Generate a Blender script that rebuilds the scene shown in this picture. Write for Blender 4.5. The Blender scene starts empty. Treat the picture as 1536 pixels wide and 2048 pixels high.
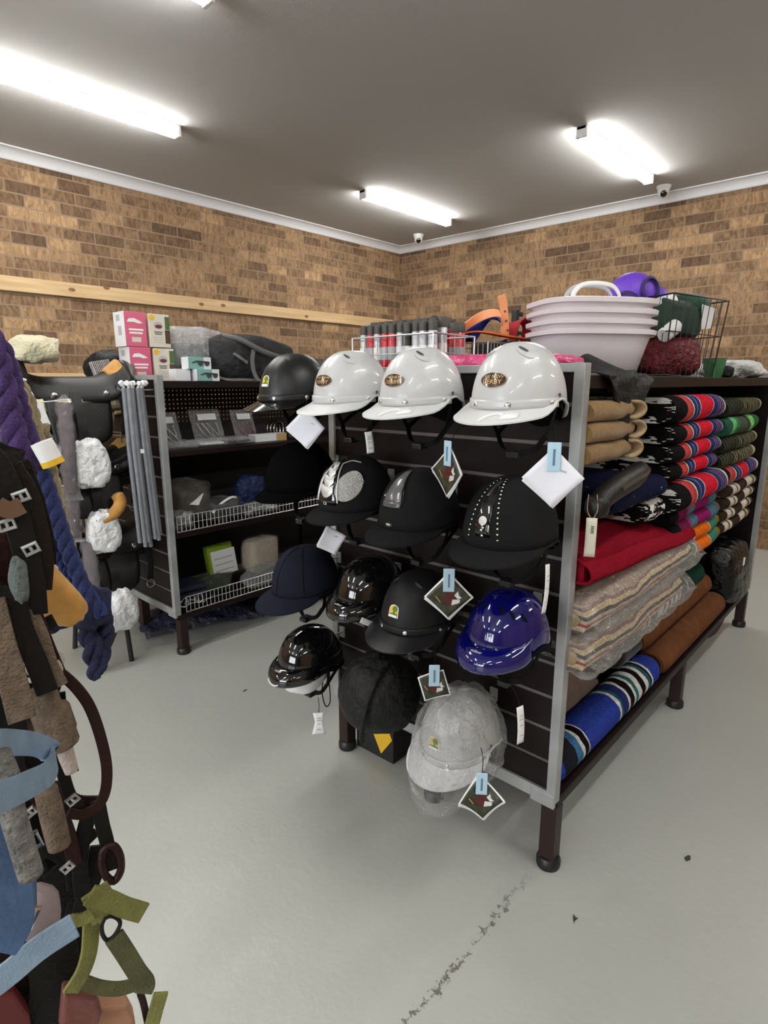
import bpy, bmesh, math, random
from mathutils import Vector, Matrix, Euler
random.seed(7)
PI = math.pi
scene = bpy.context.scene
COL = scene.collection

# ------------------------------------------------------------------ camera, exposure, light levels
H = 1.42                      # eye height
FPX, PITCH, YAW = 1174.2, 0.21699, 0.73993
cam_data = bpy.data.cameras.new('camera')
cam_data.sensor_fit = 'VERTICAL'; cam_data.sensor_height = 32.0
cam_data.lens = FPX / 2048 * 32.0
cam_data.clip_start = 0.05
camera = bpy.data.objects.new('camera', cam_data); COL.objects.link(camera)
camera.location = (0, 0, H)
camera.rotation_euler = (PI/2 - PITCH, 0, YAW - PI/2)
scene.camera = camera
vs = scene.view_settings
scene.display_settings.display_device = 'sRGB'
vs.view_transform = 'Standard'; vs.look = 'None'; vs.gamma = 1.0; vs.use_curve_mapping = False
vs.exposure = 0.0
LAMP = 56.0                   # emission of the batten diffusers
DAY = 260.0                   # watts of the added light from unseen glazing behind the viewer
world = bpy.data.worlds.new('world'); scene.world = world
world.use_nodes = True
world.node_tree.nodes['Background'].inputs[0].default_value = (0.80, 0.88, 1.0, 1)
world.node_tree.nodes['Background'].inputs[1].default_value = 0.6
added_area = bpy.data.lights.new('added_daylight', 'AREA'); added_area.shape = 'RECTANGLE'  # area lamp added out of view to brighten the ceiling at the left
added_area.size = 3.3; added_area.size_y = 1.7; added_area.energy = DAY; added_area.color = (0.9, 0.95, 1.0)
day = bpy.data.objects.new('added_daylight', added_area); COL.objects.link(day)
day.location = (-5.4, 1.2, 1.55); day.rotation_euler = (PI/2, 0, -PI/2)

# ------------------------------------------------------------------ pixel -> point on a known plane
_fw = Vector((math.cos(YAW)*math.cos(PITCH), math.sin(YAW)*math.cos(PITCH), -math.sin(PITCH)))
_rt = Vector((math.sin(YAW), -math.cos(YAW), 0)); _up = _rt.cross(_fw)
EYE = Vector((0, 0, H))
def ray(px, py): return _fw + _rt*((px-768)/FPX) + _up*((1024-py)/FPX)
def onx(px, py, x): d = ray(px, py); return EYE + d*(x/d.x)
def ony(px, py, y): d = ray(px, py); return EYE + d*(y/d.y)
def onz(px, py, z): d = ray(px, py); return EYE + d*((z-H)/d.z)
def fg(px, py, dist):                      # a point at a horizontal distance from the viewer
    d = ray(px, py); return EYE + d*(dist/math.hypot(d.x, d.y))

# ------------------------------------------------------------------ materials
def nt(name):
    m = bpy.data.materials.new(name); m.use_nodes = True
    t = m.node_tree; b = t.nodes['Principled BSDF']
    return m, t, b
def node(t, typ, **kw):
    n = t.nodes.new(typ)
    for k, v in kw.items():
        if k.startswith('_'): n.inputs[k[1:].replace('_', ' ')].default_value = v
        else: setattr(n, k, v)
    return n
def c4(c): return (c[0], c[1], c[2], 1)
def mat(name, col, rough=.5, metal=0, spec=.5, var=None, bump=None, coat=0, sheen=0, alpha=1, trans=0, emit=None, aniso=(1, 1, 1)):
    m, t, b = nt(name)
    b.inputs['Base Color'].default_value = c4(col); b.inputs['Roughness'].default_value = rough
    b.inputs['Metallic'].default_value = metal; b.inputs['Specular IOR Level'].default_value = spec
    b.inputs['Coat Weight'].default_value = coat; b.inputs['Coat Roughness'].default_value = .05
    b.inputs['Sheen Weight'].default_value = sheen
    b.inputs['Alpha'].default_value = alpha; b.inputs['Transmission Weight'].default_value = trans
    if emit: b.inputs['Emission Color'].default_value = c4(emit[0]); b.inputs['Emission Strength'].default_value = emit[1]
    if var or bump:
        tc = node(t, 'ShaderNodeTexCoord'); mp = node(t, 'ShaderNodeMapping'); mp.inputs['Scale'].default_value = aniso
        t.links.new(tc.outputs['Object'], mp.inputs[0])
    if var:
        n = node(t, 'ShaderNodeTexNoise', _Scale=var[0], _Detail=5.0); t.links.new(mp.outputs[0], n.inputs['Vector'])
        r = node(t, 'ShaderNodeValToRGB'); r.color_ramp.elements[0].position = .3; r.color_ramp.elements[1].position = .7
        c2 = var[2] if len(var) > 2 else None
        if c2: a, z = col, c2
        else: a = [x*(1-var[1]) for x in col]; z = [min(1, x*(1+var[1])) for x in col]
        r.color_ramp.elements[0].color = c4(a); r.color_ramp.elements[1].color = c4(z)
        t.links.new(n.outputs[0], r.inputs[0]); t.links.new(r.outputs[0], b.inputs['Base Color'])
    if bump:
        n = node(t, 'ShaderNodeTexNoise', _Scale=bump[0], _Detail=6.0); t.links.new(mp.outputs[0], n.inputs['Vector'])
        bp = node(t, 'ShaderNodeBump', _Strength=bump[1], _Distance=.02 if len(bump) < 3 else bump[2])
        t.links.new(n.outputs[0], bp.inputs['Height']); t.links.new(bp.outputs[0], b.inputs['Normal'])
    return m
def film(name, base=.10, rough=.10, scale=26, strength=.9, milk=.25, edge=.55):
    """thin clear plastic: see-through, with a crinkled glossy skin"""
    m = bpy.data.materials.new(name); m.use_nodes = True; t = m.node_tree; t.nodes.clear()
    out = node(t, 'ShaderNodeOutputMaterial'); tr = node(t, 'ShaderNodeBsdfTransparent'); gl = node(t, 'ShaderNodeBsdfGlossy'); df = node(t, 'ShaderNodeBsdfDiffuse')
    gl.inputs['Roughness'].default_value = rough; gl.inputs['Color'].default_value = (1, 1, 1, 1); df.inputs['Color'].default_value = (.75, .77, .78, 1)
    tc = node(t, 'ShaderNodeTexCoord'); n = node(t, 'ShaderNodeTexNoise', _Scale=scale, _Detail=4.0, _Distortion=1.5); t.links.new(tc.outputs['Object'], n.inputs['Vector'])
    bp = node(t, 'ShaderNodeBump', _Strength=strength, _Distance=.06); t.links.new(n.outputs[0], bp.inputs['Height'])
    t.links.new(bp.outputs[0], gl.inputs['Normal'])
    s = node(t, 'ShaderNodeMixShader'); s.inputs[0].default_value = milk; t.links.new(gl.outputs[0], s.inputs[1]); t.links.new(df.outputs[0], s.inputs[2])
    fr = node(t, 'ShaderNodeLayerWeight'); fr.inputs['Blend'].default_value = .35; t.links.new(bp.outputs[0], fr.inputs['Normal'])
    q = node(t, 'ShaderNodeMath', operation='MULTIPLY_ADD', use_clamp=True); q.inputs[1].default_value = edge; q.inputs[2].default_value = base
    t.links.new(fr.outputs['Fresnel'], q.inputs[0])
    x = node(t, 'ShaderNodeMixShader'); t.links.new(q.outputs[0], x.inputs[0]); t.links.new(tr.outputs[0], x.inputs[1]); t.links.new(s.outputs[0], x.inputs[2]); t.links.new(x.outputs[0], out.inputs[0])
    return m
def stripes(name, stops, length, axis=0, start=0.0, rough=.9, wob=0.0, jag=None):
    """woven stripes along a local axis: stops = [(position 0..1, colour)], constant steps"""
    m, t, b = nt(name); b.inputs['Roughness'].default_value = rough; b.inputs['Specular IOR Level'].default_value = .08
    tc = node(t, 'ShaderNodeTexCoord'); sp = node(t, 'ShaderNodeSeparateXYZ'); t.links.new(tc.outputs['Object'], sp.inputs[0])
    src = sp.outputs[axis]
    if wob:
        n = node(t, 'ShaderNodeTexNoise', _Scale=wob[0]); t.links.new(tc.outputs['Object'], n.inputs['Vector'])
        q = node(t, 'ShaderNodeMath', operation='MULTIPLY_ADD'); q.inputs[1].default_value = wob[1]
        t.links.new(n.outputs[0], q.inputs[0]); t.links.new(src, q.inputs[2]); src = q.outputs[0]
    mr = node(t, 'ShaderNodeMapRange'); mr.inputs[1].default_value = start; mr.inputs[2].default_value = start+length
    t.links.new(src, mr.inputs[0])
    r = node(t, 'ShaderNodeValToRGB'); r.color_ramp.interpolation = 'CONSTANT'
    e = r.color_ramp.elements
    while len(e) < len(stops): e.new(.5)
    for i, (p, c) in enumerate(stops): e[i].position = p; e[i].color = c4(c)
    t.links.new(mr.outputs[0], r.inputs[0])
    n2 = node(t, 'ShaderNodeTexNoise', _Scale=90.0); t.links.new(tc.outputs['Object'], n2.inputs['Vector'])
    mx = node(t, 'ShaderNodeMixRGB', blend_type='MULTIPLY'); mx.inputs[0].default_value = .55
    r2 = node(t, 'ShaderNodeValToRGB'); r2.color_ramp.elements[0].color = (.45, .45, .45, 1); r2.color_ramp.elements[0].position = .35; r2.color_ramp.elements[1].position = .65
    t.links.new(n2.outputs[0], r2.inputs[0]); t.links.new(r.outputs[0], mx.inputs[1]); t.links.new(r2.outputs[0], mx.inputs[2])
    t.links.new(mx.outputs[0], b.inputs['Base Color'])
    bp = node(t, 'ShaderNodeBump', _Strength=.6, _Distance=.01); t.links.new(n2.outputs[0], bp.inputs['Height']); t.links.new(bp.outputs[0], b.inputs['Normal'])
    return m
def brick(name, axis):
    m, t, b = nt(name); b.inputs['Roughness'].default_value = .85; b.inputs['Specular IOR Level'].default_value = .25
    tc = node(t, 'ShaderNodeTexCoord'); sp = node(t, 'ShaderNodeSeparateXYZ'); cb = node(t, 'ShaderNodeCombineXYZ')
    t.links.new(tc.outputs['Object'], sp.inputs[0]); t.links.new(sp.outputs[axis], cb.inputs[0]); t.links.new(sp.outputs[2], cb.inputs[1])
    def br(c1, c2, mo, bias=0.0):
        k = node(t, 'ShaderNodeTexBrick', _Scale=1.0, _Brick_Width=.24, _Row_Height=.086, _Mortar_Size=.0055, _Mortar_Smooth=.15, _Bias=bias)
        k.inputs['Color1'].default_value = c4(c1); k.inputs['Color2'].default_value = c4(c2); k.inputs['Mortar'].default_value = c4(mo)
        t.links.new(cb.outputs[0], k.inputs['Vector']); return k
    k = br((.0, .0, .0), (1, 1, 1), (.5, .5, .5))
    r = node(t, 'ShaderNodeValToRGB'); e = r.color_ramp.elements
    cols = [(0, (.150, .098, .064)), (.12, (.205, .134, .083)), (.30, (.255, .170, .104)), (.55, (.305, .202, .120)), (.8, (.365, .243, .143)), (1, (.45, .305, .175))]
    while len(e) < len(cols): e.new(.5)
    for i, (p, c) in enumerate(cols): e[i].position = p; e[i].color = c4(c)
    t.links.new(k.outputs['Color'], r.inputs[0])
    # streaky face texture of rock-faced bricks
    mp = node(t, 'ShaderNodeMapping'); mp.inputs['Scale'].default_value = (30, 11, 1); t.links.new(cb.outputs[0], mp.inputs[0])
    n = node(t, 'ShaderNodeTexNoise', _Scale=1.0, _Detail=7.0, _Distortion=1.2); t.links.new(mp.outputs[0], n.inputs['Vector'])
    r2 = node(t, 'ShaderNodeValToRGB'); r2.color_ramp.elements[0].position = .34; r2.color_ramp.elements[1].position = .62
    r2.color_ramp.elements[0].color = (.52, .46, .42, 1); r2.color_ramp.elements[1].color = (1.12, 1.1, 1.06, 1)
    t.links.new(n.outputs[0], r2.inputs[0])
    mx = node(t, 'ShaderNodeMixRGB', blend_type='MULTIPLY'); mx.inputs[0].default_value = .85
    t.links.new(r.outputs[0], mx.inputs[1]); t.links.new(r2.outputs[0], mx.inputs[2])
    # colour drift over the wall
    n3 = node(t, 'ShaderNodeTexNoise', _Scale=1.1, _Detail=2.0); t.links.new(cb.outputs[0], n3.inputs['Vector'])
    r3 = node(t, 'ShaderNodeValToRGB'); r3.color_ramp.elements[0].position = .35; r3.color_ramp.elements[1].position = .65
    r3.color_ramp.elements[0].color = (.80, .78, .76, 1); r3.color_ramp.elements[1].color = (1.08, 1.05, 1, 1)
    t.links.new(n3.outputs[0], r3.inputs[0])
    m3 = node(t, 'ShaderNodeMixRGB', blend_type='MULTIPLY'); m3.inputs[0].default_value = 1
    t.links.new(mx.outputs[0], m3.inputs[1]); t.links.new(r3.outputs[0], m3.inputs[2])
    mm = node(t, 'ShaderNodeMixRGB'); mm.inputs[2].default_value = (.29, .205, .135, 1)
    t.links.new(k.outputs['Fac'], mm.inputs[0]); t.links.new(m3.outputs[0], mm.inputs[1])
    t.links.new(mm.outputs[0], b.inputs['Base Color'])
    inv = node(t, 'ShaderNodeMath', operation='MULTIPLY_ADD'); inv.inputs[1].default_value = -1.0; t.links.new(k.outputs['Fac'], inv.inputs[0])
    hn = node(t, 'ShaderNodeMath', operation='MULTIPLY'); hn.inputs[1].default_value = .8; t.links.new(n.outputs[0], hn.inputs[0])
    t.links.new(hn.outputs[0], inv.inputs[2])
    bp = node(t, 'ShaderNodeBump', _Strength=.7, _Distance=.008); t.links.new(inv.outputs[0], bp.inputs['Height']); t.links.new(bp.outputs[0], b.inputs['Normal'])
    return m
def floor_mat():
    m, t, b = nt('painted_concrete'); b.inputs['Specular IOR Level'].default_value = .42
    tc = node(t, 'ShaderNodeTexCoord'); O = tc.outputs['Object']
    n = node(t, 'ShaderNodeTexNoise', _Scale=.9, _Detail=4.0); t.links.new(O, n.inputs['Vector'])
    r = node(t, 'ShaderNodeValToRGB'); e = r.color_ramp.elements; e[0].position = .3; e[1].position = .7
    e[0].color = (.375, .385, .355, 1); e[1].color = (.43, .44, .405, 1)
    t.links.new(n.outputs[0], r.inputs[0])
    # jagged cracked joint along y = .665, between x = .55 and x = 1.4
    sp = node(t, 'ShaderNodeSeparateXYZ'); t.links.new(O, sp.inputs[0])
    def math_(op, a, bb=None, cc=None, clamp=False):
        q = node(t, 'ShaderNodeMath', operation=op, use_clamp=clamp)
        for i, v in enumerate((a, bb, cc)):
            if v is None: continue
            if isinstance(v, (int, float)): q.inputs[i].default_value = v
            else: t.links.new(v, q.inputs[i])
        return q.outputs[0]
    jn = node(t, 'ShaderNodeTexNoise', _Scale=17.0, _Detail=5.0, _Roughness=.7); t.links.new(O, jn.inputs['Vector'])
    off = math_('MULTIPLY_ADD', jn.outputs[0], .09, -.045)
    d = math_('ABSOLUTE', math_('SUBTRACT', math_('ADD', sp.outputs[1], off), .667))
    n2 = node(t, 'ShaderNodeTexNoise', _Scale=52.0, _Detail=6.0, _Roughness=.75); t.links.new(O, n2.inputs['Vector'])
    band = math_('SUBTRACT', 1.0, math_('MULTIPLY', d, 42.0), clamp=True)
    spots = math_('GREATER_THAN', math_('ADD', n2.outputs[0], math_('MULTIPLY', band, .22)), .70)
    line = math_('LESS_THAN', d, math_('MULTIPLY_ADD', n2.outputs[0], .020, -.0082))
    end1 = math_('MULTIPLY', math_('SUBTRACT', 1.40, sp.outputs[0]), 5.0, clamp=True)
    msk = math_('MULTIPLY', math_('MULTIPLY', math_('MAXIMUM', math_('MULTIPLY', spots, math_('GREATER_THAN', band, .05)), line), end1), .8)
    mx = node(t, 'ShaderNodeMixRGB'); mx.inputs[2].default_value = (.075, .066, .05, 1)
    t.links.new(msk, mx.inputs[0]); t.links.new(r.outputs[0], mx.inputs[1])
    t.links.new(mx.outputs[0], b.inputs['Base Color'])
    rr = node(t, 'ShaderNodeMapRange'); rr.inputs[1].default_value = .2; rr.inputs[2].default_value = .8; rr.inputs[3].default_value = .28; rr.inputs[4].default_value = .40
    n6 = node(t, 'ShaderNodeTexNoise', _Scale=2.5, _Detail=2.0); t.links.new(O, n6.inputs['Vector']); t.links.new(n6.outputs[0], rr.inputs[0]); t.links.new(rr.outputs[0], b.inputs['Roughness'])
    nb = node(t, 'ShaderNodeTexNoise', _Scale=38.0, _Detail=7.0); t.links.new(O, nb.inputs['Vector'])
    bp = node(t, 'ShaderNodeBump', _Strength=.12, _Distance=.01); t.links.new(nb.outputs[0], bp.inputs['Height']); t.links.new(bp.outputs[0], b.inputs['Normal'])
    return m
def pegboard(name, col):
    m, t, b = nt(name); b.inputs['Base Color'].default_value = c4(col); b.inputs['Roughness'].default_value = .5
    tc = node(t, 'ShaderNodeTexCoord'); sp = node(t, 'ShaderNodeSeparateXYZ'); t.links.new(tc.outputs['Object'], sp.inputs[0])
    def ax(i):
        a = node(t, 'ShaderNodeMath', operation='PINGPONG'); a.inputs[1].default_value = .0125; t.links.new(sp.outputs[i], a.inputs[0])
        q = node(t, 'ShaderNodeMath', operation='POWER'); q.inputs[1].default_value = 2; t.links.new(a.outputs[0], q.inputs[0]); return q.outputs[0]
    s = node(t, 'ShaderNodeMath', operation='ADD'); t.links.new(ax(0), s.inputs[0]); t.links.new(ax(2), s.inputs[1])
    g = node(t, 'ShaderNodeMath', operation='GREATER_THAN'); g.inputs[1].default_value = .0048**2; t.links.new(s.outputs[0], g.inputs[0])
    lo = node(t, 'ShaderNodeMath', operation='LESS_THAN'); lo.inputs[1].default_value = 1.19; t.links.new(sp.outputs[2], lo.inputs[0])
    mxx = node(t, 'ShaderNodeMath', operation='MAXIMUM'); t.links.new(g.outputs[0], mxx.inputs[0]); t.links.new(lo.outputs[0], mxx.inputs[1])
    t.links.new(mxx.outputs[0], b.inputs['Alpha'])
    return m

M = {}
M['white_plaster'] = mat('ceiling_paint', (.49, .485, .475), .9, bump=(220, .12))
M['cornice'] = mat('cornice_paint', (.74, .74, .76), .6)
M['brick_x'] = brick('brick_along_x', 0); M['brick_y'] = brick('brick_along_y', 1)
M['floor'] = floor_mat()
M['pine'] = mat('pine', (.50, .33, .16), .65, var=(2.5, .2, (.66, .48, .27)), aniso=(1, 14, 14), bump=(40, .1))
M['knot'] = mat('pine_knot', (.24, .11, .04), .7)
M['wenge'] = mat('dark_wood_laminate', (.009, .0048, .0044), .45, var=(3, .35), aniso=(1, 1, 1), spec=.2)
M['wenge_metal'] = mat('dark_brown_painted_steel', (.022, .010, .009), .42, spec=.3)
M['peg'] = pegboard('perforated_panel', (.010, .006, .006))
M['grey_metal'] = mat('grey_frame_steel', (.36, .37, .37), .42, metal=.35, var=(9, .18))
M['alu'] = mat('slat_insert_aluminium', (.15, .135, .13), .5, metal=.4)
M['black_rubber'] = mat('black_rubber', (.008, .008, .008), .45)
M['chrome'] = mat('chrome', (.75, .75, .75), .18, metal=1)
M['wire'] = mat('chromed_wire', (.62, .62, .62), .3, metal=.9)
M['black_wire'] = mat('black_wire', (.012, .012, .012), .4)
M['lampwhite'] = mat('lamp_body_white', (.75, .75, .75), .45)
M['diffuser'] = mat('lamp_diffuser', (.9, .9, .9), .4, emit=((1.0, .985, .95), LAMP))
M['white_shell'] = mat('white_helmet_shell', (.51, .515, .515), .34, coat=.25, spec=.4)
M['white_brim'] = mat('white_brim', (.60, .61, .61), .35)
M['black_satin'] = mat('black_satin_shell', (.011, .011, .012), .33, spec=.35, bump=(500, .08))
M['black_matte'] = mat('black_matte_shell', (.009, .009, .0095), .50, spec=.25, bump=(600, .1))
M['black_gloss'] = mat('black_gloss_shell', (.004, .004, .004), .06, coat=.6)
M['blue_gloss'] = mat('blue_gloss_shell', (.003, .003, .092), .06, coat=.7)
M['velvet'] = mat('black_velvet', (.0035, .0035, .0035), 1.0, spec=.0)
M['suede'] = mat('black_suede', (.0125, .0125, .013), .92, spec=.08, bump=(700, .15))
M['navy_fabric'] = mat('navy_fabric', (.014, .0155, .025), .95, spec=.04, bump=(600, .2))
M['liner'] = mat('black_lining', (.004, .004, .004), .9, spec=.1)
M['web'] = mat('black_webbing', (.005, .005, .005), .75, spec=.15, bump=(400, .2))
M['silver'] = mat('silver_trim', (.60, .60, .59), .36, metal=.5)
M['silver_mesh'] = mat('silver_glitter_mesh', (.52, .52, .50), .45, metal=.5, var=(330, .45), bump=(330, .5))
M['dark_gloss'] = mat('dark_grey_gloss_panel', (.085, .085, .088), .22, coat=.4)
M['badge_brown'] = mat('badge_brown', (.035, .012, .006), .22, coat=.5)
M['gold'] = mat('badge_gold', (.55, .36, .15), .35, metal=.4)
M['white_mark'] = mat('white_print', (.75, .75, .75), .5)
M['grey_mark'] = mat('grey_print', (.42, .43, .45), .4)
M['dark_mark'] = mat('dark_print', (.05, .05, .06), .6)
M['paper'] = mat('white_card', (.74, .75, .82), .7)
M['paper_white'] = mat('white_paper', (.80, .80, .80), .7)
M['clip_blue'] = mat('pale_blue_clip', (.42, .60, .72), .35)
M['clip_dark'] = mat('clip_slot_blue', (.10, .18, .30), .4)
M['hedge'] = mat('photo_hedge', (.035, .038, .024), .35, var=(60, .7))
M['maroon'] = mat('photo_maroon', (.08, .012, .014), .35)
M['photo_white'] = mat('photo_white', (.62, .60, .60), .35)
M['photo_purple'] = mat('photo_purple', (.05, .03, .10), .35)
M['film'] = film('clear_plastic', .035, .09, 30, 1.0, .30, .34)
M['film_milky'] = film('milky_plastic', .10, .12, 24, 1.0, .50, .42)
M['bag_film'] = film('crinkled_bag_plastic', .13, .15, 16, 1.0, .30, .45)
M['film_cloudy'] = film('cloudy_plastic', .30, .16, 20, 1.0, .60, .40)
M['yellow'] = mat('sticker_yellow', (.75, .45, .02), .5)
M['green'] = mat('sticker_green', (.05, .20, .02), .5)
M['black_nylon'] = mat('black_nylon', (.006, .006, .006), .55, spec=.3, bump=(30, .5, .03))
M['leather'] = mat('black_leather', (.008, .007, .0065), .42, spec=.35, bump=(160, .15))
M['leather_brown'] = mat('dark_brown_leather', (.030, .014, .010), .42, bump=(140, .15))
M['tan'] = mat('tan_suede', (.44, .22, .045), .85, sheen=.2, var=(30, .25))
M['fleece'] = mat('cream_fleece', (.80, .73, .50), .95, sheen=.3, bump=(70, .9, .03))

# ------------------------------------------------------------------ mesh building
class MB:
    def __init__(s): s.v = []; s.f = []; s.m = []; s.cur = 0
    def add(s, vs_, fs_, X=None, mi=None):
        o = len(s.v)
        s.v += [tuple(X @ Vector(p)) if X is not None else tuple(p) for p in vs_]
        s.f += [tuple(i+o for i in f) for f in fs_]; s.m += [s.cur if mi is None else mi]*len(fs_)
        return s
    def box(s, x0, x1, y0, y1, z0, z1, X=None, mi=None):
        V = [(x, y, z) for x in (x0, x1) for y in (y0, y1) for z in (z0, z1)]
        return s.add(V, [(0, 1, 3, 2), (4, 6, 7, 5), (0, 4, 5, 1), (2, 3, 7, 6), (0, 2, 6, 4), (1, 5, 7, 3)], X, mi)
    def tube(s, path, r, n=8, closed=False, caps=True, mi=None, flat=1.0):
        P = [Vector(p) for p in path]; N = len(P); R = r if isinstance(r, (list, tuple)) else [r]*N
        T = []
        for i in range(N):
            a = P[(i-1) % N] if (closed or i > 0) else P[i]; b = P[(i+1) % N] if (closed or i < N-1) else P[i]
            T.append((b-a).normalized())
        u = T[0].orthogonal().normalized(); V = []
        for i in range(N):
            u = (u - T[i]*u.dot(T[i]));
            u = u.normalized() if u.length > 1e-6 else T[i].orthogonal().normalized()
            w = T[i].cross(u)
            for k in range(n):
                a = 2*PI*k/n; V.append(P[i] + (u*math.cos(a)*flat + w*math.sin(a))*R[i])
        F = []
        for i in range(N if closed else N-1):
            j = (i+1) % N
            for k in range(n): F.append((i*n+k, i*n+(k+1) % n, j*n+(k+1) % n, j*n+k))
        if caps and not closed: F += [tuple(range(n))[::-1], tuple((N-1)*n+k for k in range(n))]
        return s.add(V, F, None, mi)
    def ribbon(s, path, w, t, side=None, nrm=None, mi=None, closed=False):
        """flat strap: side = fixed vector across the strap, or nrm = fixed face normal"""
        P = [Vector(p) for p in path]; N = len(P); W = w if isinstance(w, (list, tuple)) else [w]*N
        V = []
        for i in range(N):
            a = P[(i-1) % N] if (closed or i > 0) else P[i]; b = P[(i+1) % N] if (closed or i < N-1) else P[i]
            T = (b-a).normalized()
            if side is not None: S = Vector(side[i] if isinstance(side, list) else side)
            else: S = T.cross(Vector(nrm[i] if isinstance(nrm, list) else nrm))
            S = (S - T*S.dot(T)).normalized(); Nn = S.cross(T).normalized()
            for (e, g) in ((-1, -1), (1, -1), (1, 1), (-1, 1)): V.append(P[i] + S*(e*W[i]/2) + Nn*(g*t/2))
        F = []
        for i in range(N if closed else N-1):
            j = (i+1) % N
            for k in range(4): F.append((i*4+k, i*4+(k+1) % 4, j*4+(k+1) % 4, j*4+k))
        if not closed: F += [(3, 2, 1, 0), tuple((N-1)*4+k for k in range(4))]
        return s.add(V, F, None, mi)
    def lathe(s, prof, n=24, X=None, mi=None):
        V = [(r*math.cos(2*PI*k/n), r*math.sin(2*PI*k/n), z) for r, z in prof for k in range(n)]
        F = [(i*n+k, i*n+(k+1) % n, (i+1)*n+(k+1) % n, (i+1)*n+k) for i in range(len(prof)-1) for k in range(n)]
        F += [tuple(range(n))[::-1], tuple((len(prof)-1)*n+k for k in range(n))]
        return s.add(V, F, X, mi)
    def grid(s, fn, nu, nv, cu=False, cv=False, mi=None):
        V = [fn(i/(nu if cu else nu-1), j/(nv if cv else nv-1)) for i in range(nu) for j in range(nv)]
        F = [(i*nv+j, ((i+1) % nu)*nv+j, ((i+1) % nu)*nv+(j+1) % nv, i*nv+(j+1) % nv)
             for i in range(nu if cu else nu-1) for j in range(nv if cv else nv-1)]
        return s.add(V, F, None, mi)
    def sell(s, c, r, e1=1.0, e2=1.0, nu=28, nv=14, X=None, mi=None, noise=0):
        """superellipsoid"""
        def sg(a, e): return math.copysign(abs(a)**e, a)
        V = []; 
        for j in range(nv+1):
            ph = -PI/2 + PI*j/nv
            for i in range(nu):
                th = 2*PI*i/nu; q = 1
                if noise: q = 1 + noise*(math.sin(3*th+2*ph*2+c[0]*7)+math.sin(5*th-4*ph+c[1]*9)*.6+math.sin(9*th+7*ph)*.35)
                V.append((c[0]+r[0]*q*sg(math.cos(ph), e1)*sg(math.cos(th), e2), c[1]+r[1]*q*sg(math.cos(ph), e1)*sg(math.sin(th), e2), c[2]+r[2]*q*sg(math.sin(ph), e1)))
        F = [(j*nu+i, j*nu+(i+1) % nu, (j+1)*nu+(i+1) % nu, (j+1)*nu+i) for j in range(nv) for i in range(nu)]
        return s.add(V, F, X, mi)
    def poly(s, pts, mi=None): return s.add(pts, [tuple(range(len(pts)))], None, mi)
    def slab(s, pts, d, mi=None):            # polygon pushed along vector d
        d = Vector(d); n = len(pts); V = [Vector(p) for p in pts]; V += [p+d for p in V]
        return s.add(V, [tuple(range(n))[::-1], tuple(range(n, 2*n))]+[(i, (i+1) % n, n+(i+1) % n, n+i) for i in range(n)], None, mi)
    def build(s, name, mats, parent=None, smooth=True, angle=40, bev=0, solid=0, sub=0, X=None):
        me = bpy.data.meshes.new(name); me.from_pydata([tuple(p) for p in s.v], [], s.f)
        ml = mats if isinstance(mats, list) else [mats]
        for q in ml: me.materials.append(q)
        for p, i in zip(me.polygons, s.m): p.material_index = min(i, len(ml)-1)
        bm = bmesh.new(); bm.from_mesh(me)
        bmesh.ops.remove_doubles(bm, verts=bm.verts, dist=1e-6)
        bmesh.ops.recalc_face_normals(bm, faces=bm.faces); bm.to_mesh(me); bm.free()
        if smooth:
            me.shade_smooth()
            if angle < 180: me.set_sharp_from_angle(angle=math.radians(angle))
        o = bpy.data.objects.new(name, me); COL.objects.link(o)
        if solid: k = o.modifiers.new('solid', 'SOLIDIFY'); k.thickness = solid; k.offset = -1
        if bev: k = o.modifiers.new('bevel', 'BEVEL'); k.width = bev; k.segments = 2; k.limit_method = 'ANGLE'; k.angle_limit = math.radians(50)
        if sub: k = o.modifiers.new('sub', 'SUBSURF'); k.levels = sub; k.render_levels = sub
        if parent: o.parent = parent
        if X is not None: o.matrix_local = X
        return o
def tag(o, label, cat, group=None):
    o['label'] = label; o['category'] = cat
    if group: o['group'] = group
    return o
def thing(name, label, cat, loc=(0, 0, 0), rot=(0, 0, 0), group=None):
    o = bpy.data.objects.new(name, None); COL.objects.link(o); o.empty_display_size = .05
    o.location = loc; o.rotation_euler = rot
    return tag(o, label, cat, group)
def struct(o): o['kind'] = 'structure'; return o
def dup(root, loc, rot=None, label=None, group=None, scale=None):
    r = root.copy(); COL.objects.link(r); r.location = loc
    if rot is not None: r.rotation_euler = rot
    if scale is not None: r.scale = scale
    if label: r['label'] = label
    if group: r['group'] = group
    for ch in list(root.children):
        c = ch.copy(); COL.objects.link(c); c.parent = r
        for g in list(ch.children):
            d = g.copy(); COL.objects.link(d); d.parent = c
    return r
def T3(loc=(0, 0, 0), rot=(0, 0, 0), sc=(1, 1, 1)):
    return Matrix.Translation(Vector(loc)) @ Euler(rot).to_matrix().to_4x4() @ Matrix.Diagonal((*sc, 1))
def smooth_path(pts, k=6):
    P = [Vector(p) for p in pts]
    if len(P) < 3: return P
    Q = [P[0]*2-P[1]] + P + [P[-1]*2-P[-2]]; out = []
    for i in range(1, len(Q)-2):
        a, b, c, d = Q[i-1], Q[i], Q[i+1], Q[i+2]
        for j in range(k):
            u = j/k; out.append(.5*((2*b)+(c-a)*u+(2*a-5*b+4*c-d)*u*u+(3*b-a-3*c+d)*u**3))
    return out + [P[-1]]
_txt = {}
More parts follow.
